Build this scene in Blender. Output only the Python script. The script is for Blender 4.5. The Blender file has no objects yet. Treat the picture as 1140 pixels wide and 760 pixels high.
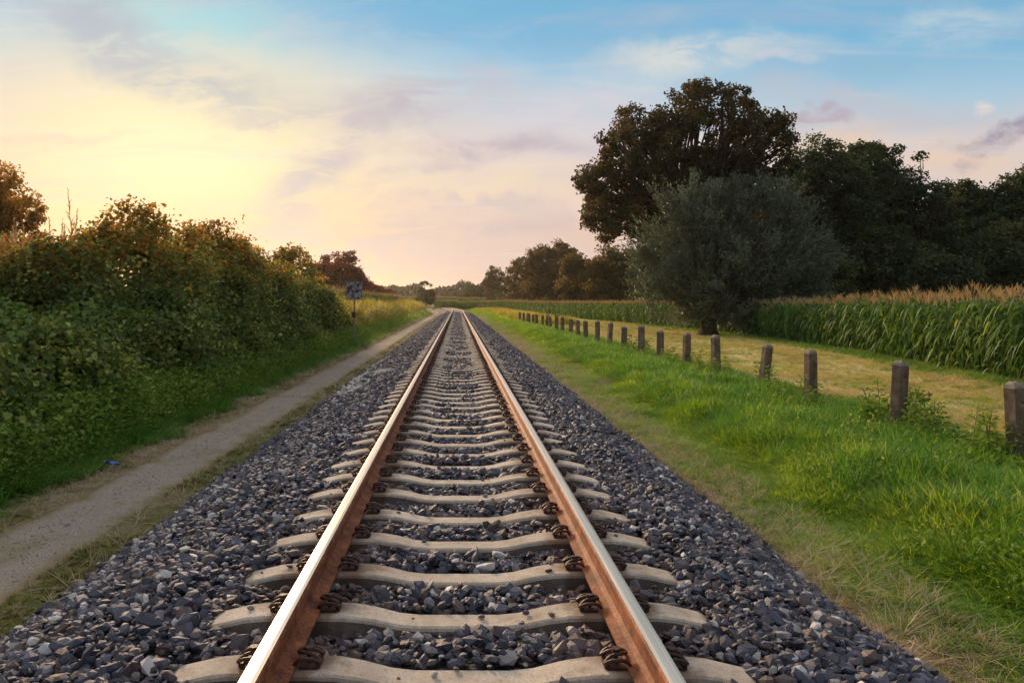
import bpy, bmesh, math
import numpy as np
from mathutils import Vector

rng = np.random.default_rng(7)
S = bpy.context.scene
COL = S.collection
R = math.radians

def lin(r, g, b):
    f = lambda c: c / 12.92 if c <= .04045 else ((c + .055) / 1.055) ** 2.4
    return (f(r / 255), f(g / 255), f(b / 255), 1.0)

# ------------------------------------------------------------------ camera
CAMX, CAMZ, F = -0.015, 1.505, 886.0
HX, HY = 509.5, 336.0                    # vanishing point of the straight track in the 1140x760 photograph
cam = bpy.data.cameras.new('camera')
cam.lens, cam.sensor_width = 28.0, 36.0
cam.shift_x = (570 - HX) / 1140
cam.shift_y = -(380 - HY) / 1140
cam.clip_start, cam.clip_end = 0.05, 6000
camo = bpy.data.objects.new('camera', cam)
COL.objects.link(camo)
camo.location = (CAMX, 0, CAMZ)
camo.rotation_euler = (R(90), 0, 0)
S.camera = camo

# ------------------------------------------------------------------ light
SUN_AZ, SUN_EL = R(-21), R(14)           # from +Y towards -X
sun = bpy.data.lights.new('sun', 'SUN')
sun.energy, sun.angle, sun.color = 5.0, R(11), (1.0, 0.70, 0.42)
suno = bpy.data.objects.new('sun', sun)
COL.objects.link(suno)
SD = Vector((math.sin(SUN_AZ) * math.cos(SUN_EL), math.cos(SUN_AZ) * math.cos(SUN_EL), math.sin(SUN_EL)))
suno.rotation_euler = SD.to_track_quat('Z', 'Y').to_euler()

S.view_settings.view_transform = 'Standard'
S.view_settings.look = 'None'
S.view_settings.gamma = 1.0
S.view_settings.use_curve_mapping = False
S.view_settings.exposure = 0.0
SKY_GAIN = 1.0
HAZE = 0.00013

cy = S.cycles
cy.max_bounces, cy.diffuse_bounces, cy.glossy_bounces, cy.transmission_bounces, cy.transparent_max_bounces = 6, 3, 2, 4, 6
cy.caustics_reflective = cy.caustics_refractive = False
cy.use_denoising = True
cy.use_adaptive_sampling = True
cy.adaptive_threshold = 0.025
cy.sample_clamp_indirect = 6.0
cy.sample_clamp_direct = 5.0

# ------------------------------------------------------------------ node helper
class NT:
    def __init__(s, tree):
        s.t = tree; tree.nodes.clear()
    def n(s, kind, **kw):
        nd = s.t.nodes.new(kind)
        for k, v in kw.items():
            if k == 'ins':
                for i, val in v.items():
                    if isinstance(val, bpy.types.NodeSocket): s.t.links.new(val, nd.inputs[i])
                    else: nd.inputs[i].default_value = val
            else: setattr(nd, k, v)
        return nd
    def m(s, op, a, b=0.0, c=None, clamp=False):
        nd = s.n('ShaderNodeMath', operation=op, use_clamp=clamp, ins={0: a, 1: b})
        if c is not None:
            if isinstance(c, bpy.types.NodeSocket): s.t.links.new(c, nd.inputs[2])
            else: nd.inputs[2].default_value = c
        return nd.outputs[0]
    def mix(s, f, a, b, mode='MIX'):
        nd = s.n('ShaderNodeMix', data_type='RGBA', blend_type=mode, ins={0: f, 6: a, 7: b})
        return nd.outputs[2]
    def ramp(s, f, stops, interp='LINEAR'):
        nd = s.n('ShaderNodeValToRGB', ins={0: f})
        cr = nd.color_ramp; cr.interpolation = interp
        while len(cr.elements) < len(stops): cr.elements.new(0.5)
        for e, (p, c) in zip(cr.elements, stops):
            e.position = p; e.color = c if hasattr(c, '__len__') else (c, c, c, 1)
        return nd.outputs[0]
    def noise(s, vec, scale, detail=4, rough=.55, dist=0.0):
        nd = s.n('ShaderNodeTexNoise', ins={'Scale': scale, 'Detail': detail, 'Roughness': rough, 'Distortion': dist})
        if vec is not None: s.t.links.new(vec, nd.inputs['Vector'])
        return nd.outputs[0]
    def smooth(s, x, a, b):
        nd = s.n('ShaderNodeMapRange', interpolation_type='SMOOTHSTEP', ins={0: x, 1: a, 2: b, 3: 0.0, 4: 1.0})
        return nd.outputs[0]

# ------------------------------------------------------------------ sky
W = bpy.data.worlds.new('World'); S.world = W; W.use_nodes = True
w = NT(W.node_tree)
tc = w.n('ShaderNodeTexCoord').outputs['Generated']
sep = w.n('ShaderNodeSeparateXYZ', ins={0: tc})
dx, dy, dz = sep.outputs
zc = w.m('MAXIMUM', dz, 0.0)
# warm evening gradient, bluer away from the sunset
cosaz = w.m('DIVIDE', w.m('ADD', w.m('MULTIPLY', dx, math.sin(SUN_AZ)), w.m('MULTIPLY', dy, math.cos(SUN_AZ))),
            w.m('SQRT', w.m('ADD', w.m('ADD', w.m('MULTIPLY', dx, dx), w.m('MULTIPLY', dy, dy)), 1e-4)))
zeff = w.m('MULTIPLY', zc, w.m('ADD', 0.94, w.m('MULTIPLY', w.m('SUBTRACT', 1.0, cosaz), 0.95)))
pv = w.n('ShaderNodeCombineXYZ', ins={0: w.m('DIVIDE', dx, w.m('ADD', zc, .10)), 1: w.m('DIVIDE', dy, w.m('ADD', zc, .10)), 2: 0.0}).outputs[0]
big = w.noise(pv, 0.55, 6, .6, .6)
zeff = w.m('ADD', zeff, w.m('MULTIPLY', w.m('SUBTRACT', big, .5), .10))
base = w.ramp(zeff, [(0.0, lin(190, 154, 160)), (.05, lin(214, 180, 176)), (.12, lin(234, 202, 186)), (.20, lin(224, 208, 206)),
                     (.28, lin(172, 204, 222)), (.36, lin(112, 182, 220)), (.50, lin(126, 180, 214)), (1.0, lin(140, 180, 210))])
glowdir = Vector((math.sin(R(-19)) * math.cos(R(9)), math.cos(R(-19)) * math.cos(R(9)), math.sin(R(9))))
daz = w.m('SUBTRACT', w.m('ARCTAN2', dx, dy), R(-19)); del_ = w.m('SUBTRACT', w.m('ARCSINE', dz), R(8))
gang = w.m('SQRT', w.m('ADD', w.m('MULTIPLY', daz, daz), w.m('MULTIPLY', w.m('MULTIPLY', del_, del_), 2.6)))
g1 = w.m('POWER', w.m('SUBTRACT', 1.0, w.smooth(gang, R(1), R(27))), 1.15)
skyc = w.mix(w.m('MULTIPLY', g1, .88), base, lin(252, 228, 160))
g2 = w.m('SUBTRACT', 1.0, w.smooth(gang, R(0), R(13)))
skyc = w.mix(w.m('MULTIPLY', g2, .85), skyc, lin(255, 244, 186))
g3 = w.m('MULTIPLY', w.m('SUBTRACT', 1.0, w.smooth(w.m('ABSOLUTE', daz), R(2), R(22))), w.m('SUBTRACT', 1.0, w.smooth(w.m('ABSOLUTE', w.m('SUBTRACT', w.m('ARCSINE', dz), R(3))), R(0), R(7))))
skyc = w.mix(w.m('MULTIPLY', g3, .8), skyc, lin(255, 202, 118))
# low warm band by the horizon
band = w.m('MULTIPLY', w.m('SUBTRACT', 1.0, w.smooth(zc, .03, .22)), w.smooth(cosaz, .55, .93))
skyc = w.mix(w.m('MULTIPLY', band, .22), skyc, lin(246, 204, 172))
# general cirrus everywhere, with more added overhead to brighten the ground
wv = w.n('ShaderNodeMapping', ins={0: pv, 2: (0, 0, R(35)), 3: (.55, 2.0, 1)}).outputs[0]
st = w.smooth(w.m('ADD', w.noise(wv, 1.5, 7, .62, 1.2), w.m('MULTIPLY', w.smooth(dz, .36, .62), .18)), .50, .78)
high = w.smooth(dz, .36, .62)
skyc = w.mix(w.m('MULTIPLY', st, w.m('ADD', .42, w.m('MULTIPLY', high, .5))), skyc, lin(248, 230, 214))
st2 = w.smooth(w.noise(w.n('ShaderNodeMapping', ins={0: pv, 1: (5, 3, 0), 3: (.8, 1.5, 1)}).outputs[0], .9, 7, .6, .8), .52, .75)
skyc = w.mix(w.m('MULTIPLY', st2, .40), skyc, lin(206, 190, 196))
# single clouds standing in the western sky: direction as tangents (u, v)
ys = w.m('MAXIMUM', dy, .02)
u0, v0 = w.m('DIVIDE', dx, ys), w.m('DIVIDE', dz, ys)
uv = w.n('ShaderNodeCombineXYZ', ins={0: u0, 1: v0, 2: 0.0}).outputs[0]
wn1 = w.m('SUBTRACT', w.noise(uv, 6.0, 7, .66), .5)
wn2 = w.m('SUBTRACT', w.noise(w.n('ShaderNodeMapping', ins={0: uv, 1: (3.3, 7.1, 0)}).outputs[0], 7.0, 6, .6), .5)
u1 = w.m('ADD', u0, w.m('MULTIPLY', wn1, .16)); v1 = w.m('ADD', v0, w.m('MULTIPLY', wn2, .10))
tex = w.noise(w.n('ShaderNodeMapping', ins={0: uv, 2: (0, 0, R(-14)), 3: (1, 3.2, 1)}).outputs[0], 8.0, 9, .7, .6)
front = w.smooth(dy, .05, .3)
def cloud(px, py, rx, ry, tilt, col, k, crisp=False):
    global skyc
    cu, cv = (px - HX) / F, (HY - py) / F
    a = R(tilt); du = w.m('SUBTRACT', u1, cu); dv = w.m('SUBTRACT', v1, cv)
    p = w.m('DIVIDE', w.m('ADD', w.m('MULTIPLY', du, math.cos(a)), w.m('MULTIPLY', dv, math.sin(a))), rx / F)
    q = w.m('DIVIDE', w.m('SUBTRACT', w.m('MULTIPLY', dv, math.cos(a)), w.m('MULTIPLY', du, math.sin(a))), ry / F)
    d2 = w.m('SQRT', w.m('ADD', w.m('MULTIPLY', p, p), w.m('MULTIPLY', q, q)))
    mk = w.m('SUBTRACT', 1.0, w.smooth(d2, .45 if crisp else .0, 1.15 if crisp else 1.4))
    tx = w.smooth(tex, .36, .58)
    mk = w.m('MULTIPLY', w.m('MULTIPLY', mk, w.m('ADD', .25, w.m('MULTIPLY', tx, .75))), front)
    skyc = w.mix(w.m('MULTIPLY', mk, k), skyc, lin(*col))
cloud(430, 10, 200, 45, 0, (110, 178, 216), .8)
cloud(220, 20, 120, 50, 0, (142, 214, 220), .7)
cloud(610, 20, 240, 55, 0, (112, 180, 216), .75)
cloud(120, 38, 125, 42, -24, (166, 174, 190), .9)
cloud(225, 95, 115, 36, -18, (178, 180, 184), .9)
cloud(450, 118, 140, 34, 8, (186, 174, 186), .92)
cloud(360, 185, 115, 36, 52, (198, 182, 186), .92)
cloud(420, 280, 270, 58, 0, (214, 188, 188), .85)
cloud(560, 160, 130, 18, 4, (188, 168, 176), .95)
cloud(600, 205, 170, 26, 3, (246, 218, 180), .7)
cloud(620, 250, 200, 14, 2, (204, 176, 178), .7)
cloud(520, 228, 120, 10, -3, (206, 182, 186), .7)
cloud(780, 62, 130, 26, 8, (244, 232, 214), .85)
cloud(870, 66, 36, 9, 5, (240, 226, 218), .9)
cloud(640, 120, 150, 40, 0, (228, 214, 216), .6)
cloud(940, 70, 170, 30, 0, (150, 186, 214), .6)
cloud(930, 110, 170, 24, -6, (198, 192, 200), .6)
cloud(1065, 28, 100, 24, 8, (196, 214, 222), .85)
cloud(1000, 165, 180, 36, 0, (246, 206, 164), .8)
cloud(912, 136, 36, 17, 10, (186, 168, 180), .95, True)
cloud(1112, 150, 62, 16, 4, (160, 146, 164), .95, True)
cloud(1092, 115, 18, 7, 12, (246, 224, 208), .9)
cloud(1072, 178, 22, 9, 20, (190, 168, 176), .7)
cloud(300, 135, 60, 10, 6, (196, 184, 184), .7)
cloud(60, 155, 90, 8, 4, (226, 200, 176), .6)
cloud(700, 250, 120, 12, 3, (240, 196, 160), .6)
cloud(480, 190, 90, 10, 10, (206, 184, 184), .7)
cloud(245, 158, 26, 7, 0, (240, 218, 178), .6)
# the sky opposite the sunset is dimmer
dim = w.m('ADD', .55, w.m('MULTIPLY', w.smooth(w.m('MULTIPLY', cosaz, w.m('SUBTRACT', 1.0, zc)), -.75, .45), .45))
skyc = w.mix(1.0, skyc, w.n('ShaderNodeCombineColor', ins={0: dim, 1: dim, 2: dim}).outputs[0], 'MULTIPLY')
nish = w.n('ShaderNodeTexSky', sky_type='NISHITA', sun_disc=False, sun_elevation=SUN_EL, sun_rotation=SUN_AZ, air_density=1.0, dust_density=.3, ozone_density=1.0)
bgn = w.n('ShaderNodeBackground', ins={0: nish.outputs[0], 1: 0.014})
bgc = w.n('ShaderNodeBackground', ins={0: skyc, 1: .88 * SKY_GAIN})
addb = w.n('ShaderNodeAddShader', ins={0: bgn.outputs[0], 1: bgc.outputs[0]})
w.n('ShaderNodeOutputWorld', ins={0: addb.outputs[0]})

# ------------------------------------------------------------------ mesh helpers
def mesh_np(name, V, tris=None, quads=None, mats=(), midx=None, attrs=None, smooth=False):
    me = bpy.data.meshes.new(name)
    V = np.asarray(V, np.float32)
    me.vertices.add(len(V)); me.vertices.foreach_set('co', V.ravel())
    parts, tot = [], []
    if tris is not None and len(tris): parts.append(np.asarray(tris, np.int32).ravel()); tot.append(np.full(len(tris), 3, np.int32))
    if quads is not None and len(quads): parts.append(np.asarray(quads, np.int32).ravel()); tot.append(np.full(len(quads), 4, np.int32))
    li = np.concatenate(parts); lt = np.concatenate(tot)
    ls = np.concatenate([[0], np.cumsum(lt)[:-1]]).astype(np.int32)
    me.loops.add(len(li)); me.loops.foreach_set('vertex_index', li)
    me.polygons.add(len(lt)); me.polygons.foreach_set('loop_start', ls)
    for m_ in mats: me.materials.append(m_)
    if midx is not None: me.polygons.foreach_set('material_index', np.asarray(midx, np.int32))
    me.polygons.foreach_set('use_smooth', np.full(len(lt), smooth))
    for k, a in (attrs or {}).items():
        at = me.attributes.new(k, 'FLOAT', 'POINT'); at.data.foreach_set('value', np.asarray(a, np.float32))
    me.update(calc_edges=True); me.validate()
    return me

def obj(name, data, parent=None, **props):
    o = bpy.data.objects.new(name, data); COL.objects.link(o)
    if parent is not None: o.parent = parent
    for k, v in props.items(): o[k] = v
    return o

def join(parts):
    """parts: list of (V, tris, quads, midx) -> one V, tris, quads, midx (tri faces first)"""
    Vs, T, Q, mt, mq, off = [], [], [], [], [], 0
    for V, t, q, mi in parts:
        Vs.append(V)
        if t is not None and len(t): T.append(np.asarray(t) + off); mt += [mi] * len(t)
        if q is not None and len(q): Q.append(np.asarray(q) + off); mq += [mi] * len(q)
        off += len(V)
    return (np.concatenate(Vs), np.concatenate(T) if T else None, np.concatenate(Q) if Q else None, mt + mq)

def tube(pts, rad, n=6, caps=True):
    pts = np.asarray(pts, float); k = len(pts)
    rad = np.broadcast_to(np.asarray(rad, float), (k,))
    tg = np.gradient(pts, axis=0); tg /= np.linalg.norm(tg, axis=1, keepdims=True) + 1e-9
    up = np.array([0, 0, 1.]) if abs(tg[0][2]) < .9 else np.array([1., 0, 0])
    V = []
    a = np.linspace(0, 2 * np.pi, n, endpoint=False)
    for i in range(k):
        b = np.cross(tg[i], up); b /= np.linalg.norm(b) + 1e-9
        c = np.cross(b, tg[i]); up = c
        V.append(pts[i] + rad[i] * (np.cos(a)[:, None] * b + np.sin(a)[:, None] * c))
    V = np.concatenate(V); Q = []
    for i in range(k - 1):
        for j in range(n):
            j2 = (j + 1) % n
            Q.append((i * n + j, i * n + j2, (i + 1) * n + j2, (i + 1) * n + j))
    T = []
    if caps:
        for j in range(1, n - 1):
            T.append((0, j + 1, j)); e = (k - 1) * n; T.append((e, e + j, e + j + 1))
    return V, T, Q

def boxm(cx, cy_, cz, sx, sy, sz):
    v = np.array([[x, y, z] for z in (-.5, .5) for y in (-.5, .5) for x in (-.5, .5)]) * (sx, sy, sz) + (cx, cy_, cz)
    return v, None, [(0, 2, 3, 1), (4, 5, 7, 6), (0, 1, 5, 4), (2, 6, 7, 3), (0, 4, 6, 2), (1, 3, 7, 5)]

# track alignment: straight, then a long left-hand bend
CURVE0, CURVER = 118.0, 900.0
def trk(s, off):
    s = np.asarray(s, float); off = np.asarray(off, float)
    t = np.maximum(s - CURVE0, 0) / CURVER
    cx = -(1 - np.cos(t)) * CURVER; cyy = np.minimum(s, CURVE0) + np.sin(t) * CURVER
    return cx + off * np.cos(t), cyy + off * np.sin(t)

def und(x, y):
    return (.020 * np.sin(x * 1.7 + .6 * np.sin(y * .9)) + .018 * np.sin(y * 1.3 + 1.1 * np.sin(x * .7)) + .012 * np.sin(x * 4.1 + y * 3.3))
PO = [-2000, -40, -12, -9, -6.5, -5, -3.9, -2.9, -2.4, 2.4, 3.2, 4.2, 5.8, 8, 14, 40, 2000]
PZ = [.3, .3, .3, .1, -.38, -.42, -.44, -.44, -.46, -.43, -.40, -.37, -.35, -.45, -.5, -.5, -.5]
def sst(x, a, b):
    t = np.clip((np.asarray(x, float) - a) / (b - a), 0, 1); return t * t * (3 - 2 * t)
def gz(off, s):
    off = np.asarray(off, float); s = np.asarray(s, float)
    z = np.interp(off, PO, PZ)
    left = np.interp(off, [-12, -6.5], [1, 0])
    z = z - left * .75 * (1 - sst(s, 22, 42))
    z = z + 1.2 * sst(s, 130, 230) * sst(off, 5, 14)
    amp = np.clip((np.abs(off) - 2.6) / .8, 0, 1)
    return z + und(off, s) * amp
def gpos(off, s, dzz=0.0):
    x, y = trk(s, off); return np.stack([x, y, gz(off, s) + dzz], -1)

def strip(name, offs, ss, zf, mat, edge_jit=0.0, attrs=True):
    O, SS = np.meshgrid(offs, ss)
    if edge_jit:
        n = len(ss)
        for c, sg in ((0, 1), (-1, -1)):
            j = np.convolve(rng.normal(0, edge_jit, n + 8), np.ones(5) / 5, 'same')[4:4 + n]
            O[:, c] += j
    x, y = trk(SS, O); z = zf(O, SS)
    V = np.stack([x, y, z], -1).reshape(-1, 3)
    nx, ny = len(offs), len(ss)
    i = np.arange(ny - 1)[:, None] * nx + np.arange(nx - 1)[None]
    Q = np.stack([i, i + 1, i + 1 + nx, i + nx], -1).reshape(-1, 4)
    return mesh_np(name, V, quads=Q, mats=[mat], attrs={'off': O.ravel(), 'trk': SS.ravel()}, smooth=True)

# ------------------------------------------------------------------ materials
def material(name):
    m = bpy.data.materials.new(name); m.use_nodes = True
    return m, NT(m.node_tree)
def finish(t, shader, disp=None):
    o = t.n('ShaderNodeOutputMaterial', ins={0: shader})
def bsdf(t, col, rough=.8, spec=.3, metal=0.0, normal=None):
    ins = {'Base Color': col, 'Roughness': rough, 'Metallic': metal, 'Specular IOR Level': spec}
    if normal is not None: ins['Normal'] = normal
    return t.n('ShaderNodeBsdfPrincipled', ins=ins).outputs[0]
def bump(t, h, strength=.5, dist=.01):
    return t.n('ShaderNodeBump', ins={'Strength': strength, 'Distance': dist, 'Height': h}).outputs[0]

def leaf_mat(name, stops, transl=.4, rough=.55, inst=False, patch=None, tint=(1.25, 1.15, .55), spec=.25):
    """foliage: colour per leaf (attribute rnd) or per plant (object random), light shining through"""
    m, t = material(name)
    if inst:
        oi = t.n('ShaderNodeObjectInfo'); r = oi.outputs['Random']
        at = t.n('ShaderNodeAttribute', attribute_name='rnd').outputs['Fac']
        f = t.m('ADD', t.m('MULTIPLY', r, .6), t.m('MULTIPLY', at, .4))
        loc = oi.outputs['Location']
    else:
        f = t.n('ShaderNodeAttribute', attribute_name='rnd').outputs['Fac']
        loc = t.n('ShaderNodeNewGeometry').outputs['Position']
    if patch:
        nz = t.noise(loc, patch[0], 3, .6)
        f = t.m('ADD', f, t.m('MULTIPLY', t.m('SUBTRACT', nz, .5), patch[1]), clamp=True)
    c = t.ramp(f, stops)
    d = bsdf(t, c, rough, spec)
    tcx = t.mix(1.0, c, (*tint, 1), 'MULTIPLY')
    tr = t.n('ShaderNodeBsdfTranslucent', ins={0: tcx}).outputs[0]
    finish(t, t.n('ShaderNodeMixShader', ins={0: transl, 1: d, 2: tr}).outputs[0])
    return m

def mat_ground():
    m, t = material('verge_soil')
    p = t.n('ShaderNodeNewGeometry').outputs['Position']
    off = t.n('ShaderNodeAttribute', attribute_name='off').outputs['Fac']
    n1 = t.noise(p, 1.3, 6, .6); n2 = t.noise(p, 14, 5, .7); n3 = t.noise(p, 60, 3, .7)
    o2 = t.m('ADD', off, t.m('MULTIPLY', t.m('SUBTRACT', n1, .5), 1.5))
    soil = t.ramp(n2, [(.25, lin(96, 82, 68)), (.5, lin(144, 126, 104)), (.75, lin(188, 168, 142))])
    green = t.ramp(n2, [(.25, lin(52, 62, 28)), (.5, lin(84, 98, 40)), (.8, lin(128, 128, 66))])
    dryr = t.m('MULTIPLY', t.smooth(o2, 1.8, 2.1), t.m('SUBTRACT', 1.0, t.smooth(o2, 2.8, 3.5)))
    dryl = t.m('MULTIPLY', t.smooth(o2, -4.4, -3.95), t.m('SUBTRACT', 1.0, t.smooth(o2, -3.1, -2.6)))
    c = t.mix(t.m('MULTIPLY', t.m('ADD', dryr, dryl, clamp=True), .9), green, soil)
    c = t.mix(t.m('MULTIPLY', n3, .35), c, lin(150, 122, 84))
    finish(t, bsdf(t, c, .95, .1, 0, bump(t, t.m('ADD', n2, t.m('MULTIPLY', n3, .4)), .8, .03)))
    return m
def mat_path():
    m, t = material('footpath_grit')
    p = t.n('ShaderNodeNewGeometry').outputs['Position']
    off = t.n('ShaderNodeAttribute', attribute_name='off').outputs['Fac']
    n1 = t.noise(p, 2.2, 5, .6); n2 = t.noise(p, 90, 4, .8); n3 = t.noise(p, 11, 4, .6)
    vo = t.n('ShaderNodeTexVoronoi', ins={'Scale': 75.0, 'Vector': p})
    g = t.ramp(n2, [(.3, lin(124, 110, 98)), (.5, lin(184, 166, 150)), (.72, lin(236, 218, 198))])
    g = t.mix(t.m('MULTIPLY', vo.outputs['Distance'], .5), g, lin(116, 106, 100))
    g = t.mix(t.smooth(n3, .55, .8), g, lin(150, 134, 118))
    g = t.mix(t.m('MULTIPLY', t.smooth(t.noise(p, 1.1, 5, .65), .52, .70), .55), g, lin(134, 128, 82))
    e = t.m('ADD', t.m('ABSOLUTE', t.m('ADD', off, 3.38)), t.m('MULTIPLY', t.m('SUBTRACT', n1, .5), .5))
    c = t.mix(t.smooth(e, .22, .50), g, t.ramp(n3, [(.3, lin(112, 100, 58)), (.6, lin(146, 126, 80)), (.8, lin(164, 148, 100))]))
    finish(t, bsdf(t, c, .95, .15, 0, bump(t, n2, .7, .012)))
    return m
def mat_hay():
    m, t = material('mown_hay')
    p = t.n('ShaderNodeNewGeometry').outputs['Position']
    mp = t.n('ShaderNodeMapping', ins={0: p, 3: (1, .22, 1)}).outputs[0]
    n1 = t.noise(mp, 1.6, 6, .65); n2 = t.noise(p, 22, 5, .7); n3 = t.noise(mp, .5, 3, .6)
    c = t.ramp(n1, [(.32, lin(150, 164, 74)), (.45, lin(200, 190, 122)), (.56, lin(222, 202, 158)), (.68, lin(178, 182, 98)), (.8, lin(140, 160, 70))])
    c = t.mix(t.smooth(n3, .5, .75), c, lin(172, 176, 72))
    c = t.mix(t.m('MULTIPLY', t.smooth(n2, .5, .8), .5), c, lin(122, 104, 60))
    finish(t, bsdf(t, c, .95, .1, 0, bump(t, t.m('ADD', n2, n1), .7, .03)))
    return m
def mat_stone():
    m, t = material('ballast_stone')
    oi = t.n('ShaderNodeObjectInfo'); r = oi.outputs['Random']
    co = t.n('ShaderNodeTexCoord').outputs['Object']
    n1 = t.noise(co, 2.2, 4, .7); n2 = t.noise(co, 14, 3, .7)
    c = t.ramp(r, [(0, lin(46, 50, 64)), (.16, lin(82, 84, 102)), (.30, lin(56, 60, 76)), (.45, lin(92, 90, 102)), (.56, lin(112, 112, 130)), (.66, lin(92, 78, 76)), (.76, lin(118, 96, 88)),
                   (.84, lin(66, 70, 88)), (.90, lin(138, 134, 142)), (.95, lin(172, 162, 158)), (.975, lin(228, 222, 218))])
    c = t.mix(t.m('MULTIPLY', n1, .25), c, lin(120, 108, 106))
    c = t.mix(t.m('MULTIPLY', t.smooth(n2, .55, .8), .3), c, lin(150, 140, 136))
    pos = t.n('ShaderNodeSeparateXYZ', ins={0: oi.outputs['Location']})
    rail = t.m('SUBTRACT', 1.0, t.smooth(t.m('ABSOLUTE', t.m('SUBTRACT', t.m('ABSOLUTE', pos.outputs[0]), .75)), .08, .42))
    c = t.mix(t.m('MULTIPLY', rail, .46), c, lin(112, 74, 54))
    finish(t, bsdf(t, c, .62, .45, 0, bump(t, n2, .25, .05)))
    return m
def mat_bed():
    m, t = material('ballast_bed')
    p = t.n('ShaderNodeNewGeometry').outputs['Position']
    vo = t.n('ShaderNodeTexVoronoi', ins={'Scale': 17.0, 'Vector': p})
    sp = t.n('ShaderNodeSeparateColor', ins={0: vo.outputs['Color']})
    c = t.ramp(sp.outputs[0], [(0, lin(58, 58, 70)), (.4, lin(92, 88, 98)), (.75, lin(112, 102, 106)), (.92, lin(134, 118, 112)), (1, lin(170, 160, 156))])
    c = t.mix(t.smooth(vo.outputs['Distance'], .25, .7), c, lin(36, 34, 38))
    n = t.m('SUBTRACT', sp.outputs[1], t.m('MULTIPLY', vo.outputs['Distance'], 1.5))
    finish(t, bsdf(t, c, .8, .3, 0, bump(t, n, 1.0, .05)))
    return m
def mat_concrete(name, c1, c2, c3, stain=None, sc=1.0):
    m, t = material(name)
    oi = t.n('ShaderNodeObjectInfo')
    co = t.n('ShaderNodeTexCoord').outputs['Object']
    v = t.n('ShaderNodeVectorMath', operation='ADD', ins={0: co, 1: t.n('ShaderNodeVectorMath', operation='SCALE', ins={0: (17, 9, 5), 3: oi.outputs['Random']}).outputs[0]}).outputs[0]
    n1 = t.noise(v, 5 * sc, 6, .65); n2 = t.noise(v, 85 * sc, 3, .8); n3 = t.noise(v, 22 * sc, 5, .7)
    c = t.ramp(n1, [(.3, lin(*c1)), (.52, lin(*c2)), (.72, lin(*c3))])
    c = t.mix(t.m('MULTIPLY', t.smooth(n2, .48, .72), .6), c, lin(*[int(a * .5) for a in c2]))
    c = t.mix(t.m('MULTIPLY', t.smooth(n3, .56, .75), .55), c, lin(*[int(a * .62) for a in c1]))
    c = t.mix(t.m('MULTIPLY', oi.outputs['Random'], .28), c, lin(*[int(a * .72) for a in c2]))
    wv = t.n('ShaderNodeTexVoronoi', feature='DISTANCE_TO_EDGE', ins={'Scale': 7.0 * sc, 'Vector': t.n('ShaderNodeVectorMath', operation='ADD', ins={0: v, 1: t.n('ShaderNodeTexNoise', ins={'Vector': v, 'Scale': 9.0}).outputs['Color']}).outputs[0]})
    crack = t.m('MULTIPLY', t.m('SUBTRACT', 1.0, t.smooth(wv.outputs[0], .0, .018)), t.smooth(n1, .5, .62))
    c = t.mix(t.m('MULTIPLY', crack, .55), c, lin(*[int(a * .4) for a in c1]))
    c = t.mix(t.m('MULTIPLY', t.smooth(t.noise(v, 2.2 * sc, 4, .6), .52, .72), .35), c, lin(*[int(a * .66) for a in c1]))
    if stain:
        x = t.n('ShaderNodeSeparateXYZ', ins={0: co}).outputs[0]
        d = t.m('ABSOLUTE', t.m('SUBTRACT', t.m('ABSOLUTE', x), .7535))
        k = t.m('SUBTRACT', 1.0, t.smooth(t.m('ADD', d, t.m('MULTIPLY', t.m('SUBTRACT', n1, .5), .5)), .10, .28))
        c = t.mix(t.m('MULTIPLY', k, .7), c, lin(*stain))
    finish(t, bsdf(t, c, .9, .2, 0, bump(t, t.m('ADD', n2, n3), .45, .006)))
    return m
def mat_rust(name, cols, rough=.75, sc=1.0):
    m, t = material(name)
    p = t.n('ShaderNodeNewGeometry').outputs['Position']
    n1 = t.noise(p, 6 * sc, 6, .7); n2 = t.noise(p, 70 * sc, 4, .7)
    c = t.ramp(t.m('ADD', t.m('MULTIPLY', n1, .6), t.m('MULTIPLY', n2, .4)), [(.38, lin(*cols[0])), (.5, lin(*cols[1])), (.62, lin(*cols[2]))])
    finish(t, bsdf(t, c, rough, .35, 0, bump(t, n2, .4, .004)))
    return m
def mat_polish():
    m, t = material('polished_running_surface')
    p = t.n('ShaderNodeNewGeometry').outputs['Position']
    mp = t.n('ShaderNodeMapping', ins={0: p, 3: (90, .8, 1)}).outputs[0]
    n1 = t.noise(mp, 1.5, 5, .6)
    c = t.ramp(n1, [(.3, lin(236, 206, 182)), (.6, lin(255, 232, 208))])
    finish(t, bsdf(t, c, t.m('ADD', .26, t.m('MULTIPLY', n1, .18)), .5, 1.0))
    return m
def mat_bark(name, c1, c2):
    m, t = material(name)
    co = t.n('ShaderNodeNewGeometry').outputs['Position']
    mp = t.n('ShaderNodeMapping', ins={0: co, 3: (6, 6, 1.2)}).outputs[0]
    n = t.noise(mp, 2.0, 6, .7)
    finish(t, bsdf(t, t.ramp(n, [(.3, lin(*c1)), (.7, lin(*c2))]), .95, .1, 0, bump(t, n, .8, .06)))
    return m
def mat_plain(name, c1, c2, rough=.6, sc=12, spec=.3):
    m, t = material(name)
    co = t.n('ShaderNodeTexCoord').outputs['Object']
    n = t.noise(co, sc, 5, .65)
    finish(t, bsdf(t, t.ramp(n, [(.35, lin(*c1)), (.65, lin(*c2))]), rough, spec, 0, bump(t, n, .3, .004)))
    return m

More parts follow.
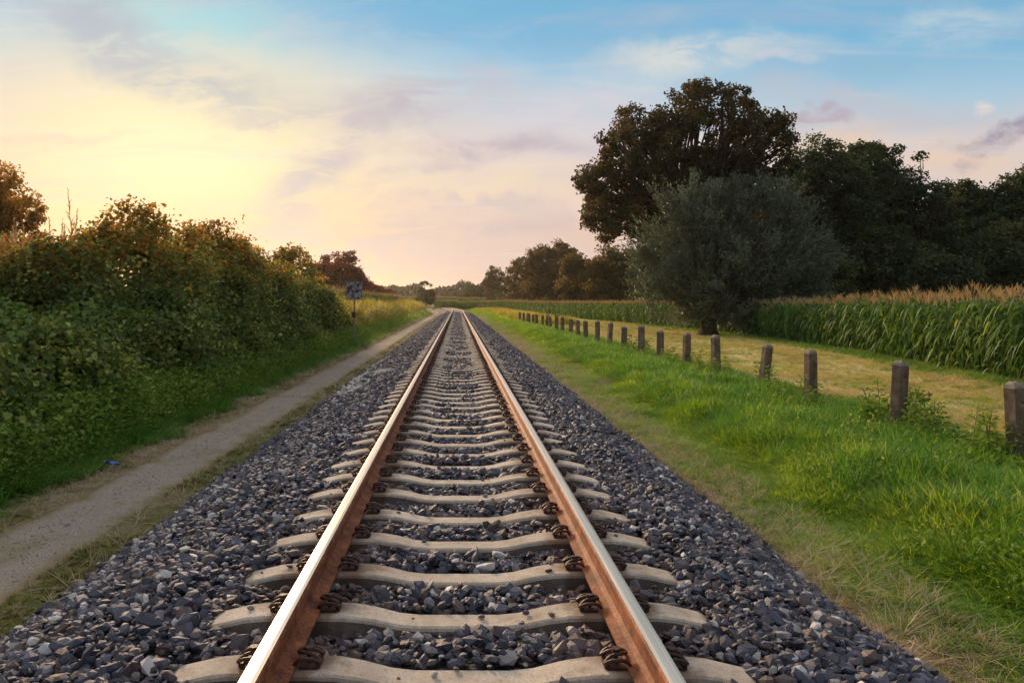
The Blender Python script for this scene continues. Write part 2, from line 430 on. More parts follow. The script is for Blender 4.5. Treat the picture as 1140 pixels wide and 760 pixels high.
M = {}
M['ground'] = mat_ground(); M['path'] = mat_path(); M['hay'] = mat_hay()
M['stone'] = mat_stone(); M['bed'] = mat_bed()
M['sleeper'] = mat_concrete('sleeper_concrete', (184, 166, 148), (222, 204, 186), (240, 226, 208), stain=(128, 94, 70))
M['sleeperside'] = mat_concrete('sleeper_shaded_grimy_flank', (96, 84, 76), (132, 120, 110), (158, 146, 136), stain=(100, 74, 58))  # flanks coloured darker to hold their shade, along with some grime
M['post'] = mat_concrete('post_concrete', (96, 78, 66), (140, 116, 98), (176, 154, 134), sc=1.4)
M['postcap'] = mat_concrete('post_cap_lichen', (120, 104, 92), (166, 148, 132), (186, 176, 162), sc=1.6)
M['rust'] = mat_rust('rail_rust', ((82, 44, 28), (142, 80, 46), (188, 118, 74)), .75)
M['clip'] = mat_rust('clip_rust', ((50, 32, 26), (80, 50, 38), (108, 70, 52)), .55, 2)
M['polish'] = mat_polish()
M['bark'] = mat_bark('bark', (44, 36, 30), (92, 78, 64))
M['barkw'] = mat_bark('willow_bark', (58, 50, 42), (112, 98, 82))
M['stem'] = mat_plain('green_stem', (96, 112, 60), (128, 132, 78))
M['steel'] = mat_plain('galvanised_pole', (104, 104, 108), (140, 138, 140), .5, 9, .5)

G = lambda *a: lin(*a)
M['hedge'] = leaf_mat('hedge_leaf', [(0, G(48, 66, 34)), (.35, G(82, 102, 48)), (.65, G(114, 130, 60)), (.85, G(148, 154, 78)), (1, G(196, 196, 108))], .36, .5, patch=(.55, 1.15), spec=.3)
M['hedgeb'] = leaf_mat('bright_creeper_leaf', [(0, G(58, 88, 36)), (.4, G(88, 122, 48)), (.8, G(124, 154, 66)), (1, G(160, 174, 90))], .34, .42, patch=(.6, .4), spec=.4)
M['hedgew'] = leaf_mat('glow_tinted_creeper_leaf', [(0, G(92, 78, 38)), (.4, G(138, 114, 52)), (.75, G(174, 142, 66)), (1, G(208, 174, 92))], .6, .5, tint=(1.42, .98, .42), patch=(.6, .9))  # orange evening glow put into the leaf colour
M['oak'] = leaf_mat('oak_leaf', [(0, G(54, 58, 42)), (.45, G(78, 82, 56)), (.8, G(98, 96, 66)), (1, G(136, 102, 62))], .42, .5, patch=(.12, .5), tint=(1.5, .95, .45))
M['willow'] = leaf_mat('willow_leaf', [(0, G(56, 64, 52)), (.4, G(90, 98, 80)), (.75, G(124, 132, 108)), (1, G(166, 170, 142))], .22, .45, patch=(.35, .5), tint=(1.1, 1.05, .7), spec=.4)
M['wood'] = leaf_mat('woodland_leaf', [(0, G(50, 62, 42)), (.5, G(74, 88, 56)), (.85, G(98, 108, 66)), (1, G(130, 116, 70))], .3, .5, patch=(.1, .5))
M['mid'] = leaf_mat('far_tree_leaf', [(0, G(74, 66, 42)), (.5, G(108, 94, 54)), (.85, G(136, 114, 64)), (1, G(158, 128, 72))], .36, .55, patch=(.12, .4))
M['farw'] = leaf_mat('distant_leaf', [(0, G(40, 42, 38)), (.5, G(58, 58, 48)), (1, G(78, 72, 58))], .08, .7)
M['redglow'] = leaf_mat('red_glow_leaf', [(0, G(78, 36, 26)), (.5, G(116, 56, 36)), (1, G(162, 84, 48))], .35, .5, patch=(.3, .4), tint=(1.4, .8, .5))  # red light on the far trees put into the leaf colour
M['corn'] = leaf_mat('corn_leaf', [(0, G(50, 78, 38)), (.4, G(78, 110, 52)), (.8, G(116, 144, 76)), (1, G(166, 176, 112))], .38, .6, inst=True, spec=.15)
M['tassel'] = leaf_mat('corn_tassel', [(0, G(190, 166, 112)), (.5, G(216, 192, 138)), (1, G(234, 214, 166))], .4, .7, inst=True, tint=(1.1, 1, .85))
M['grass'] = leaf_mat('verge_grass', [(0, G(80, 122, 42)), (.35, G(120, 160, 52)), (.7, G(164, 188, 68)), (1, G(208, 206, 102))], .46, .45, inst=True, patch=(.7, 1.1), tint=(1.35, 1.25, .5))
M['grassd'] = leaf_mat('lush_grass', [(0, G(52, 98, 40)), (.4, G(80, 134, 50)), (.8, G(116, 162, 64)), (1, G(156, 186, 92))], .4, .45, inst=True, patch=(.8, .7), tint=(1.3, 1.25, .5))
M['straw'] = leaf_mat('dry_straw', [(0, G(160, 134, 112)), (.4, G(196, 172, 146)), (.66, G(218, 198, 168)), (.82, G(160, 166, 94)), (1, G(132, 156, 70))], .25, .7, inst=True, tint=(1.05, 1, .85))
M['hayblade'] = leaf_mat('hay_blade', [(0, G(124, 152, 58)), (.3, G(166, 170, 80)), (.5, G(206, 192, 122)), (.75, G(216, 186, 142)), (1, G(188, 158, 118))], .3, .7, inst=True, patch=(.45, 2.0), tint=(1.2, 1.1, .6))
M['weed'] = leaf_mat('weed_leaf', [(0, G(74, 104, 44)), (.5, G(116, 146, 62)), (1, G(164, 178, 96))], .35, .7, inst=True, patch=(1.2, .5), spec=.1)
M['meadow'] = leaf_mat('meadow_weed', [(0, G(88, 108, 44)), (.35, G(140, 146, 62)), (.7, G(194, 176, 92)), (1, G(224, 200, 136))], .45, .6, inst=True, patch=(.3, .7), tint=(1.3, 1.1, .5))
M['moss'] = leaf_mat('olive_short_grass', [(0, G(96, 100, 48)), (.5, G(132, 130, 66)), (1, G(160, 156, 84))], .3, .6, inst=True, patch=(1.0, .6), tint=(1.1, 1.05, .6))
M['reed'] = leaf_mat('dry_reed', [(0, G(146, 116, 86)), (.5, G(186, 152, 116)), (1, G(214, 186, 150))], .4, .7, inst=True, tint=(1.3, 1, .7))
M['umbel'] = mat_plain('white_umbel', (214, 206, 190), (240, 234, 220), .8)

# ------------------------------------------------------------------ scatter (masses nobody could count)
def proto(name, me):
    return bpy.data.objects.new(name, me)       # never linked: only a source of geometry
def scatter(name, P, rot, scl, protos, parent=None, **props):
    n = len(P)
    me = bpy.data.meshes.new(name)
    me.vertices.add(n); me.vertices.foreach_set('co', np.asarray(P, np.float32).ravel())
    a = me.attributes.new('rot', 'FLOAT_VECTOR', 'POINT'); a.data.foreach_set('vector', np.asarray(rot, np.float32).ravel())
    scl = np.asarray(scl, np.float32)
    if scl.ndim == 1: scl = np.repeat(scl[:, None], 3, 1)
    a = me.attributes.new('scl', 'FLOAT_VECTOR', 'POINT'); a.data.foreach_set('vector', scl.ravel())
    a = me.attributes.new('idx', 'INT', 'POINT'); a.data.foreach_set('value', rng.integers(0, len(protos), n).astype(np.int32))
    o = obj(name, me, parent, kind='stuff', **props)
    ng = bpy.data.node_groups.new(name, 'GeometryNodeTree')
    ng.interface.new_socket('Geometry', in_out='INPUT', socket_type='NodeSocketGeometry')
    ng.interface.new_socket('Geometry', in_out='OUTPUT', socket_type='NodeSocketGeometry')
    N, L = ng.nodes, ng.links
    gi, go = N.new('NodeGroupInput'), N.new('NodeGroupOutput')
    jn = N.new('GeometryNodeJoinGeometry')
    for p in reversed(protos):
        oi = N.new('GeometryNodeObjectInfo'); oi.inputs['Object'].default_value = p; oi.inputs['As Instance'].default_value = True
        L.new(oi.outputs['Geometry'], jn.inputs[0])
    def named(k, dt):
        nd = N.new('GeometryNodeInputNamedAttribute'); nd.data_type = dt; nd.inputs[0].default_value = k
        return nd.outputs[0]
    ip = N.new('GeometryNodeInstanceOnPoints')
    L.new(gi.outputs[0], ip.inputs['Points']); L.new(jn.outputs[0], ip.inputs['Instance'])
    ip.inputs['Pick Instance'].default_value = True
    L.new(named('idx', 'INT'), ip.inputs['Instance Index'])
    er = N.new('FunctionNodeEulerToRotation'); L.new(named('rot', 'FLOAT_VECTOR'), er.inputs[0])
    L.new(er.outputs[0], ip.inputs['Rotation'])
    L.new(named('scl', 'FLOAT_VECTOR'), ip.inputs['Scale'])
    L.new(ip.outputs[0], go.inputs[0])
    md = o.modifiers.new('scatter', 'NODES'); md.node_group = ng
    return o
def zrot(n, tilt=0.0):
    r = np.zeros((n, 3)); r[:, 2] = rng.uniform(0, 2 * np.pi, n)
    if tilt: r[:, :2] = rng.normal(0, tilt, (n, 2))
    return r

# ------------------------------------------------------------------ ground, footpath, mown strip
offs = np.unique(np.round(np.concatenate([[-1400, -600, -250, -120, -60, -40, -25, -16, -12, -10, -9, -8], np.arange(-7.5, -2.2, .22), [-1.5, 0, 1.5], np.arange(2.2, 8.2, .22),
                      [9, 10, 12, 14, 17, 22, 30, 40, 60, 120, 250, 600, 1200]]), 3))
ss = np.concatenate([[-60, -20], np.arange(0, 40, .3), np.arange(40, 100, 1.0), np.arange(100, 300, 4), [320, 360, 420, 500, 650, 900, 1400]])
gme = strip('ground', offs, np.concatenate([[-60, -20], np.arange(0, 40, .3), np.arange(40, 100, 1.0), np.arange(100, 330, 4), [360, 420, 500]]), gz, M['ground'])
obj('ground', gme, kind='structure', label='grassy ground on both sides of the railway')
fv = np.array([[-1450, -220, -2.5], [1450, -220, -2.5], [1450, 1450, -2.5], [-1450, 1450, -2.5]], float)
obj('far_ground', mesh_np('far_ground', fv, quads=[(0, 1, 2, 3)], mats=[M['ground']], attrs={'off': [50] * 4, 'trk': [0] * 4}), kind='structure')
pw = np.array([-3.86, -3.74, -3.62, -3.5, -3.3, -3.12, -3.0, -2.92])
obj('footpath', strip('footpath', pw, np.concatenate([np.arange(1, 40, .25), np.arange(40, 150, 1.0)]), lambda o, s: gz(o, s) + np.interp(o, [-3.86, -3.76, -3.0, -2.92], [-.02, .010, .010, -.02]), M['path'], .06),
    kind='structure', label='narrow grey gravel footpath beside the ballast')

n = 5200; o_ = rng.normal(-3.36, .22, n); s_ = 3.5 + 26 * rng.uniform(0, 1, n) ** 1.3
PEBBLES = (o_, s_)
# corn field edges (world x as a function of y)
EYR = np.array([-5, 8, 18, 30, 45, 60, 90, 126, 160, 190, 215, 232])
EXR = np.array([12.0, 12.6, 13.6, 15.6, 17.2, 16.6, 14.6, 12.6, 10, 5, -8, -40])
def field_z(x, y): return gz(np.asarray(x, float), np.asarray(y, float))
ny = np.concatenate([np.arange(0, 60, .5), np.arange(60, 130, 2.0)])
V, Q = [], []
nc = 10
for i, y in enumerate(ny):
    x0 = 6.3 + .12 * math.sin(y * 1.1) + .1 * math.sin(y * 2.7); x1 = np.interp(y, EYR, EXR) + .3
    xs = np.linspace(x0, x1, nc)
    for x in xs: V.append((x, y, float(gz(x, y)) + .014))
for i in range(len(ny) - 1):
    for j in range(nc - 1): a = i * nc + j; Q.append((a, a + 1, a + 1 + nc, a + nc))
obj('mown_strip', mesh_np('mown_strip', V, quads=Q, mats=[M['hay']], smooth=True), kind='structure', label='mown yellow grass strip between the fence posts and the corn')

# ------------------------------------------------------------------ ballast
BO = [-2.72, -2.55, -2.1, -1.75, -1.45, -.95, -.6, 0, .6, .95, 1.40, 1.66, 1.97, 2.38, 2.54]
BZ = [-.50, -.43, -.21, -.085, -.038, -.058, -.060, -.074, -.060, -.058, -.038, -.085, -.21, -.43, -.50]
def bz(o, s): return np.interp(o, BO, BZ) + .012 * np.sin(o * 3.1 + s * 1.9) + .010 * np.sin(s * 2.7 - o * 1.3)
bo = np.array([-2.72, -2.55, -2.3, -2.1, -1.9, -1.75, -1.6, -1.45, -.95, -.6, 0, .6, .95, 1.40, 1.54, 1.66, 1.8, 1.97, 2.16, 2.38, 2.54])
ballast = obj('ballast', strip('ballast', bo, np.concatenate([np.arange(1, 30, .2), np.arange(30, 130, 1), np.arange(130, 330, 4)]), lambda o, s: bz(o, s) - .022, M['bed']),
              kind='structure', label='dark crushed stone ballast bed under the track')
SL0, SLD, NSL = 2.71, .6, 290
def stone_mesh(k):
    bm = bmesh.new(); bmesh.ops.create_icosphere(bm, subdivisions=1, radius=.5)
    r = np.random.default_rng(100 + k)
    for _ in range(5):                      # cut facets like a broken rock
        d = r.normal(size=3); d /= np.linalg.norm(d); h = r.uniform(.26, .42)
        for v in bm.verts:
            q = float(np.dot(d, v.co))
            if q > h: v.co = v.co - Vector(d * (q - h))
    for v in bm.verts: v.co += Vector(r.normal(0, .025, 3))
    ch = bmesh.ops.convex_hull(bm, input=bm.verts)
    bmesh.ops.delete(bm, geom=[e for e in ch['geom_interior'] if isinstance(e, bmesh.types.BMVert)], context='VERTS')
    me = bpy.data.meshes.new('stone'); bm.to_mesh(me); bm.free()
    me.materials.append(M['stone']); return me
STONES = [stone_mesh(k) for k in range(10)]
def stone_points(s0, s1, dens, grow=1.0):
    n = int((s1 - s0) * 5.4 * dens)
    o = rng.uniform(-2.70, 2.70, n); s = rng.uniform(s0, s1, n)
    o = np.sign(o) * np.minimum(np.abs(o), np.where(o > 0, 2.38, 2.6) + .14 * rng.normal(size=n))
    ds = np.abs((s - SL0 + SLD / 2) % SLD - SLD / 2)
    keep = ~((ds < .145) & (np.abs(o) < 1.20)) & ~(np.abs(np.abs(o) - .7535) < .06)
    o, s = o[keep], s[keep]; n = len(o)
    sz = np.clip(rng.lognormal(math.log(.052), .38, n), .018, .11) * grow
    near = (np.abs(o) < 1.35)
    z = bz(o, s) + rng.uniform(-.014, .032, n) - np.where(near, .006, 0)
    z = np.where(np.abs(np.abs(o) - .7535) < .14, np.minimum(z, -.045), z)
    x, y = trk(s, o)
    sc = np.stack([sz * rng.uniform(.9, 1.4, n), sz * rng.uniform(.75, 1.05, n), sz * rng.uniform(.4, .8, n)], 1)
    rot = np.stack([rng.normal(0, .5, n), rng.normal(0, .5, n), rng.uniform(0, 6.283, n)], 1)
    return np.stack([x, y, z], 1), rot, sc
sp = [stone_points(1.6, 9, 980), stone_points(9, 22, 700, 1.0), stone_points(22, 55, 300, 1.15), stone_points(55, 120, 90, 1.7)]
SP, SR, SS_ = [np.concatenate([a[i] for a in sp]) for i in range(3)]
# the 300 stones that show largest are stones of their own
pxsz = SS_.max(1) / SP[:, 1] * ((SP[:, 1] > 2.75) & (SP[:, 2] > -.3)) * (np.abs(SP[:, 0] / SP[:, 1] + .03) < .6) * rng.uniform(.6, 1, len(SP))
top = np.argsort(-pxsz)[:300]
for i in top:
    o = obj('stone', STONES[int(rng.integers(10))], ballast); o.location = SP[i]; o.rotation_euler = SR[i]; o.scale = SS_[i]
keep = np.ones(len(SP), bool); keep[top] = False
scatter('ballast_stones', SP[keep], SR[keep], SS_[keep], [proto('stone_source', m) for m in STONES], ballast)
M['grit'] = mat_plain('path_grit_stone', (132, 122, 116), (196, 184, 174), .85, 6)
GRIT = [m.copy() for m in STONES[:4]]
for m_ in GRIT: m_.materials.clear(); m_.materials.append(M['grit'])
o_, s_ = PEBBLES
scatter('path_pebbles', gpos(o_, s_, .012), zrot(len(o_), .4), np.clip(rng.lognormal(math.log(.010), .5, len(o_)), .005, .03)[:, None] * np.array([[1.2, 1, .6]]), [proto('grit_source', m) for m in GRIT], label='loose grit and pebbles on the footpath')
# stray stones lying on the sleepers
n = 230; so_ = rng.uniform(-1.22, 1.22, n); so_ = so_[np.abs(np.abs(so_) - .7535) > .2]; n = len(so_)
si_ = np.minimum((rng.uniform(0, 1, n) ** 1.3 * 60).astype(int), 59); ss_ = SL0 + si_ * SLD + rng.normal(0, .055, n)
tz_ = np.interp(np.abs(so_), [0, .2, .42, .6, .95, 1.03, 1.19, 1.25], [-.056, -.056, -.018, 0, 0, -.008, -.044, -.1])
stray = np.stack([so_, ss_, tz_ + .008], 1); strs = rng.uniform(.012, .045, n)[:, None] * np.array([[1.2, 1, .6]]) * np.where(np.abs(so_) > 1.08, 1.5, 1)[:, None]
scatter('stray_stones', stray, zrot(n, .2), strs, [proto('stone_source', m) for m in STONES], ballast)
# pale spilled stones on the left shoulder
M['pale'] = mat_plain('pale_stone', (190, 182, 176), (232, 224, 216), .8, 6)
pale = [m.copy() for m in STONES[:4]]
for m_ in pale: m_.materials.clear(); m_.materials.append(M['pale'])
po, ps = [], []
for c_o, c_s, n, so, s_s in ((-2.25, 16.2, 60, .13, .9), (-1.9, 14.8, 40, .1, .4), (-2.35, 19.0, 50, .12, 1.0), (-1.7, 17.6, 24, .08, .3), (-2.3, 23.0, 40, .12, 1.2), (-2.35, 5.4, 26, .18, .8), (-2.2, 7.5, 16, .2, 1.2), (-2.0, 4.3, 10, .3, .5)):
    po += list(rng.normal(c_o, so, n)); ps += list(rng.normal(c_s, s_s, n))
po, ps = np.array(po), np.array(ps); n = len(po); x, y = trk(ps, po)
scatter('pale_stones', np.stack([x, y, bz(po, ps) + .048], 1), zrot(n, .4), rng.uniform(.05, .115, n)[:, None] * np.array([[1.2, 1, .55]]) * np.where(ps < 10, .62, 1)[:, None], [proto('pale_source', m) for m in pale], ballast)

# ------------------------------------------------------------------ track
track = obj('railway_track', None, label='single railway track of rusty rails on pale concrete sleepers', category='railway track')
# rail profile
half = [(.075, 0), (.075, .011), (.034, .024), (.013, .040), (.0095, .085), (.013, .118), (.034, .128), (.0365, .136), (.0365, .158), (.030, .169), (.016, .172)]
prof = half + [(-a, b) for a, b in reversed(half)]
polish_edges = {9, 10, 11}
rs = np.concatenate([np.arange(1.0, 118, 3.0), np.arange(118, 330, 4.0)])
for sg in (-1, 1):
    V = []
    for s in rs:
        for a, b in prof:
            x, y = trk(s, sg * .7535 + a); V.append((float(x), float(y), .008 + b))
    npf = len(prof); Q, mi = [], []
    for i in range(len(rs) - 1):
        for j in range(npf):
            j2 = (j + 1) % npf
            Q.append((i * npf + j, i * npf + j2, (i + 1) * npf + j2, (i + 1) * npf + j)); mi.append(1 if j in polish_edges else 0)
    obj('rail', mesh_np('rail', V, quads=Q, mats=[M['rust'], M['polish']], midx=mi), track)
# sleeper
st_x = [0, .2, .30, .42, .52, .60, .95, 1.03, 1.19, 1.235, 1.25]
st_z = [-.056, -.056, -.046, -.018, -.003, 0, 0, -.008, -.044, -.066, -.10]
st_w = [.074, .074, .077, .083, .088, .09, .09, .09, .088, .082, .076]
xs = [-a for a in reversed(st_x[1:])] + st_x; zs = list(reversed(st_z[1:])) + st_z; ws = list(reversed(st_w[1:])) + st_w
V, Q = [], []
for a, b, c in zip(xs, zs, ws):
    sec = [(-c - .03, -.22), (-c - .012, b - .022), (-c - .008, b - .008), (-c + .004, b), (c - .004, b), (c + .008, b - .008), (c + .012, b - .022), (c + .03, -.22)]
    V += [(a, p, q) for p, q in sec]
k = 8
smi = []
for i in range(len(xs) - 1):
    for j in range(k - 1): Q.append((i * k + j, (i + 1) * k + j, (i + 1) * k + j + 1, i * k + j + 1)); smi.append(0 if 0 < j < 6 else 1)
e = (len(xs) - 1) * k
Q += [(0, 1, 6, 7), (1, 2, 5, 6), (2, 3, 4, 5), (e + 7, e + 6, e + 1, e), (e + 6, e + 5, e + 2, e + 1), (e + 5, e + 4, e + 3, e + 2)]
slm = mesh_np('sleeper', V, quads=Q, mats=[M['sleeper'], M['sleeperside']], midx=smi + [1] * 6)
# rail clip: bent spring rod, bolt and plate; local +x points at the rail
cp = np.array([(.062, -.062, .022), (.03, -.066, .05), (-.03, -.066, .05), (-.062, -.048, .028), (-.03, -.028, .055), (.028, -.022, .066), (.05, 0, .058),
               (.028, .022, .066), (-.03, .028, .055), (-.062, .048, .028), (-.03, .066, .05), (.03, .066, .05), (.062, .062, .022)])
def spline(P, k):
    out = []
    for i in range(len(P) - 1):
        p0, p1, p2, p3 = P[max(i - 1, 0)], P[i], P[i + 1], P[min(i + 2, len(P) - 1)]
        for t in np.linspace(0, 1, k, endpoint=False):
            out.append(.5 * ((2 * p1) + (-p0 + p2) * t + (2 * p0 - 5 * p1 + 4 * p2 - p3) * t * t + (-p0 + 3 * p1 - 3 * p2 + p3) * t ** 3))
    out.append(P[-1]); return np.array(out)
a = tube(spline(cp * (1, 1.05, 1.0), 3), .0092, 6)
b = tube([(0, 0, 0), (0, 0, .078)], .011, 6); c = tube([(0, 0, .058), (0, 0, .082)], .021, 6)
d = boxm(-.004, 0, .004, .09, .12, .018); g_ = boxm(-.050, 0, .012, .022, .10, .022)
Vv, T, Qq, mi = join([(*a, 0), (*b, 0), (*c, 0), (*d, 0), (*g_, 0)])
clipm = mesh_np('rail_clip', Vv, T, Qq, mats=[M['clip']])
clip_far = []
for i in range(NSL):
    s = SL0 + i * SLD + float(rng.normal(0, .008)); x, y = trk(s, 0.0)
    t = max(s - CURVE0, 0) / CURVER
    sl = obj('sleeper', slm, track); sl.location = (float(x) + float(rng.normal(0, .006)), float(y), float(rng.normal(0, .002))); sl.rotation_euler = (0, 0, t + float(rng.normal(0, .006)))
    for sg in (-1, 1):
        for io in (-1, 1):
            ox = sg * .7535 + io * .116; rz = 0 if io < 0 else math.pi
            if i < 70:
                c = obj('rail_clip', clipm, sl); c.location = (ox, 0, .002); c.rotation_euler = (0, 0, rz); c.scale = (.86, .86, .86 + float(rng.normal(0, .02)))
            elif i < 170:
                xx, yy = trk(s, ox); clip_far.append((float(xx), float(yy), .002, rz))
cf = np.array(clip_far)
scatter('rail_clips', cf[:, :3], np.stack([0 * cf[:, 3], 0 * cf[:, 3], cf[:, 3]], 1), np.ones(len(cf)), [proto('clip_source', clipm)], track)

# ------------------------------------------------------------------ fence posts
ordn = 'nearest second third fourth fifth sixth seventh eighth ninth tenth eleventh twelfth thirteenth fourteenth fifteenth sixteenth seventeenth eighteenth nineteenth twentieth twenty-first twenty-second twenty-third twenty-fourth twenty-fifth twenty-sixth twenty-seventh twenty-eighth'.split()
def post_mesh(k):
    r = np.random.default_rng(40 + k)
    hw, H = .082, 1.12
    lev = [0, .3, .62, .92, 1.055, 1.09, 1.12]; sc = [1.0, 1.0, .985, .975, .97, .86, .55]
    bev = .014; V, Q = [], []
    for z, s_ in zip(lev, sc):
        a = hw * s_
        ring = [(-a + bev, -a), (a - bev, -a), (a, -a + bev), (a, a - bev), (a - bev, a), (-a + bev, a), (-a, a - bev), (-a, -a + bev)]
        V += [(p + r.normal(0, .0025), q + r.normal(0, .0025), z + r.normal(0, .003)) for p, q in ring]
    for i in range(len(lev) - 1):
        for j in range(8): j2 = (j + 1) % 8; Q.append((i * 8 + j, i * 8 + j2, (i + 1) * 8 + j2, (i + 1) * 8 + j))
    V = np.array(V); n0 = 4 * 8
    body = (V[:5 * 8], [q for q in Q if max(q) < 5 * 8])
    e = 6 * 8
    capQ = [tuple(np.array(q) - 32) for q in Q if min(q) >= 32] + [tuple(np.array((e, e + 1, e + 2, e + 3)) - 32), tuple(np.array((e, e + 3, e + 4, e + 7)) - 32), tuple(np.array((e + 4, e + 5, e + 6, e + 7)) - 32)]
    return mesh_np('post_shaft', body[0], quads=body[1], mats=[M['post']]), mesh_np('post_cap', V[32:], quads=capQ, mats=[M['postcap']])
PM = [post_mesh(k) for k in range(5)]
hole = mesh_np('wire_hole', *tube([(0, -.086, 0), (0, -.078, 0)], .012, 8)[:2], quads=tube([(0, -.086, 0), (0, -.078, 0)], .012, 8)[2], mats=[M['bark']])
PX = 6.02; POST_Y = []
for i in range(25):
    y = 8.62 + i * 2.42 + (float(rng.normal(0, .05)) if i > 6 else 0)
    pxo = 6.08 - .014 * (y - 8.6) + float(rng.normal(0, .03))
    POST_Y.append((pxo, y))
    z = float(gz(pxo, y)) - .05
    nm = ordn[i]
    lab = ('weathered square concrete fence post, ' + (nm + ' one at the right edge' if i == 0 else nm + ' from the right along the row')) if nm else 'small distant concrete fence post near the far end of the row'
    shaft, cap = PM[i % 5]
    p = obj('fence_post', shaft, None, label=lab, category='fence post', group='concrete fence posts beside the mown strip')
    p.location = (pxo, y, z); p.scale = (1, 1, float(rng.uniform(.93, 1.05))); p.rotation_euler = (float(rng.normal(0, .035)), float(rng.normal(0, .035)), .35 + float(rng.normal(0, .12)))
    c = obj('cap', cap, p)
    if i < 8:
        for hz in (.55, .9):
            h = obj('wire_hole', hole, p); h.location = (0, 0, hz)

# ------------------------------------------------------------------ sign
sx, sy = -4.55, 35.0; sz = float(gz(sx, sy))
M['plate'], t = material('weathered_plate')
co = t.n('ShaderNodeTexCoord').outputs['Object']
n1 = t.noise(co, 5.5, 3, .6, .5); n2 = t.noise(co, 30, 4, .7)
c = t.ramp(n1, [(.40, lin(44, 40, 62)), (.48, lin(120, 108, 130)), (.56, lin(206, 194, 204)), (.66, lin(150, 132, 146))])
c = t.mix(t.m('MULTIPLY', n2, .3), c, lin(120, 96, 92))
finish(t, bsdf(t, c, .6, .3, .0))
sign = obj('trackside_sign', None, label='grey weathered metal sign on a thin pole beside the footpath', category='sign')
sign.location = (sx, sy, sz)
pv_ = tube([(0, 0, -.1), (0, 0, 1.4), (0, 0, 2.72)], .032, 8)
obj('pole', mesh_np('pole', pv_[0], pv_[1], pv_[2], mats=[M['steel']], smooth=False), sign)
bx = boxm(0, -.05, 2.42, .66, .012, .76)
bm = bmesh.new(); me = mesh_np('panel', bx[0], None, bx[2], mats=[M['plate']]); bm.from_mesh(me); bmesh.ops.bevel(bm, geom=bm.edges[:], offset=.004, segments=1, affect='EDGES'); bm.to_mesh(me); bm.free()
panel = obj('panel', me, sign)
fr = [boxm(0, -.058, 2.42 + .385, .70, .03, .025), boxm(0, -.058, 2.42 - .385, .70, .03, .025), boxm(-.342, -.058, 2.42, .025, .03, .745), boxm(.342, -.058, 2.42, .025, .03, .745)]
Vv, T, Qq, mi = join([(*f, 0) for f in fr]); obj('frame', mesh_np('frame', Vv, T, Qq, mats=[M['steel']]), panel)
for hz in (2.2, 2.64):
    f = boxm(0, -.068, hz, .09, .012, .05); b_ = obj('clamp', mesh_np('clamp', f[0], None, f[2], mats=[M['steel']]), panel)
f = boxm(0, -.0615, 2.42, .05, .008, .72); obj('centre_strip', mesh_np('centre_strip', f[0], None, f[2], mats=[M['steel']]), panel)
f = boxm(-.03, -.02, 1.36, .15, .10, .24); obj('relay_box', mesh_np('relay_box', f[0], None, f[2], mats=[M['bark']]), sign)

# ------------------------------------------------------------------ foliage builders
def unit(a): return a / (np.linalg.norm(a, axis=-1, keepdims=True) + 1e-9)
def leaves_mesh(name, C, Nn, L, mat, wide=.62, fold=.12, full=False, T=None, rnd=None):
    n = len(C); Nn = unit(Nn)
    if T is None: T = rng.normal(size=(n, 3))
    T = unit(T - Nn * (T * Nn).sum(1, keepdims=True)); B = np.cross(Nn, T)
    L = np.asarray(L)[:, None]; r = rng.uniform(0, 1, n) if rnd is None else rnd
    if full:
        sh = [(-.5, 0, 0), (-.28, .42, fold), (.12, .40, fold), (.5, 0, -fold * .6), (.12, -.40, fold), (-.28, -.42, fold)]
        f1, f2 = np.array([0, 3, 2, 1]), np.array([0, 5, 4, 3])
        V = np.stack([C + L * (a * T + b * wide / .6 * B + c * Nn) for a, b, c in sh], 1).reshape(-1, 3)
        i = np.arange(n)[:, None] * 6
        return mesh_np(name, V, quads=np.concatenate([i + f1, i + f2]), mats=[mat], attrs={'rnd': np.repeat(r, 6)})
    sh = [(-.5, 0, 0), (0, wide * .5, fold), (.5, 0, -fold * .5), (0, -wide * .5, fold)]
    V = np.stack([C + L * (a * T + b * B + c * Nn) for a, b, c in sh], 1).reshape(-1, 3)
    i = np.arange(n)[:, None] * 4
    return mesh_np(name, V, tris=np.concatenate([i + np.array([0, 2, 1]), i + np.array([0, 3, 2])]), mats=[mat], attrs={'rnd': np.repeat(r, 4)})

def lobe_clusters(lobes, n, shell=.5):
    L = np.array(lobes, float); wgt = (L[:, 3] * L[:, 4] * L[:, 5]) ** (2 / 3); wgt /= wgt.sum()
    k = rng.choice(len(L), n, p=wgt); d = unit(rng.normal(size=(n, 3)))
    r = rng.uniform(shell ** 3, 1, n) ** (1 / 3)
    return L[k, :3] + d * r[:, None] * L[k, 3:], d

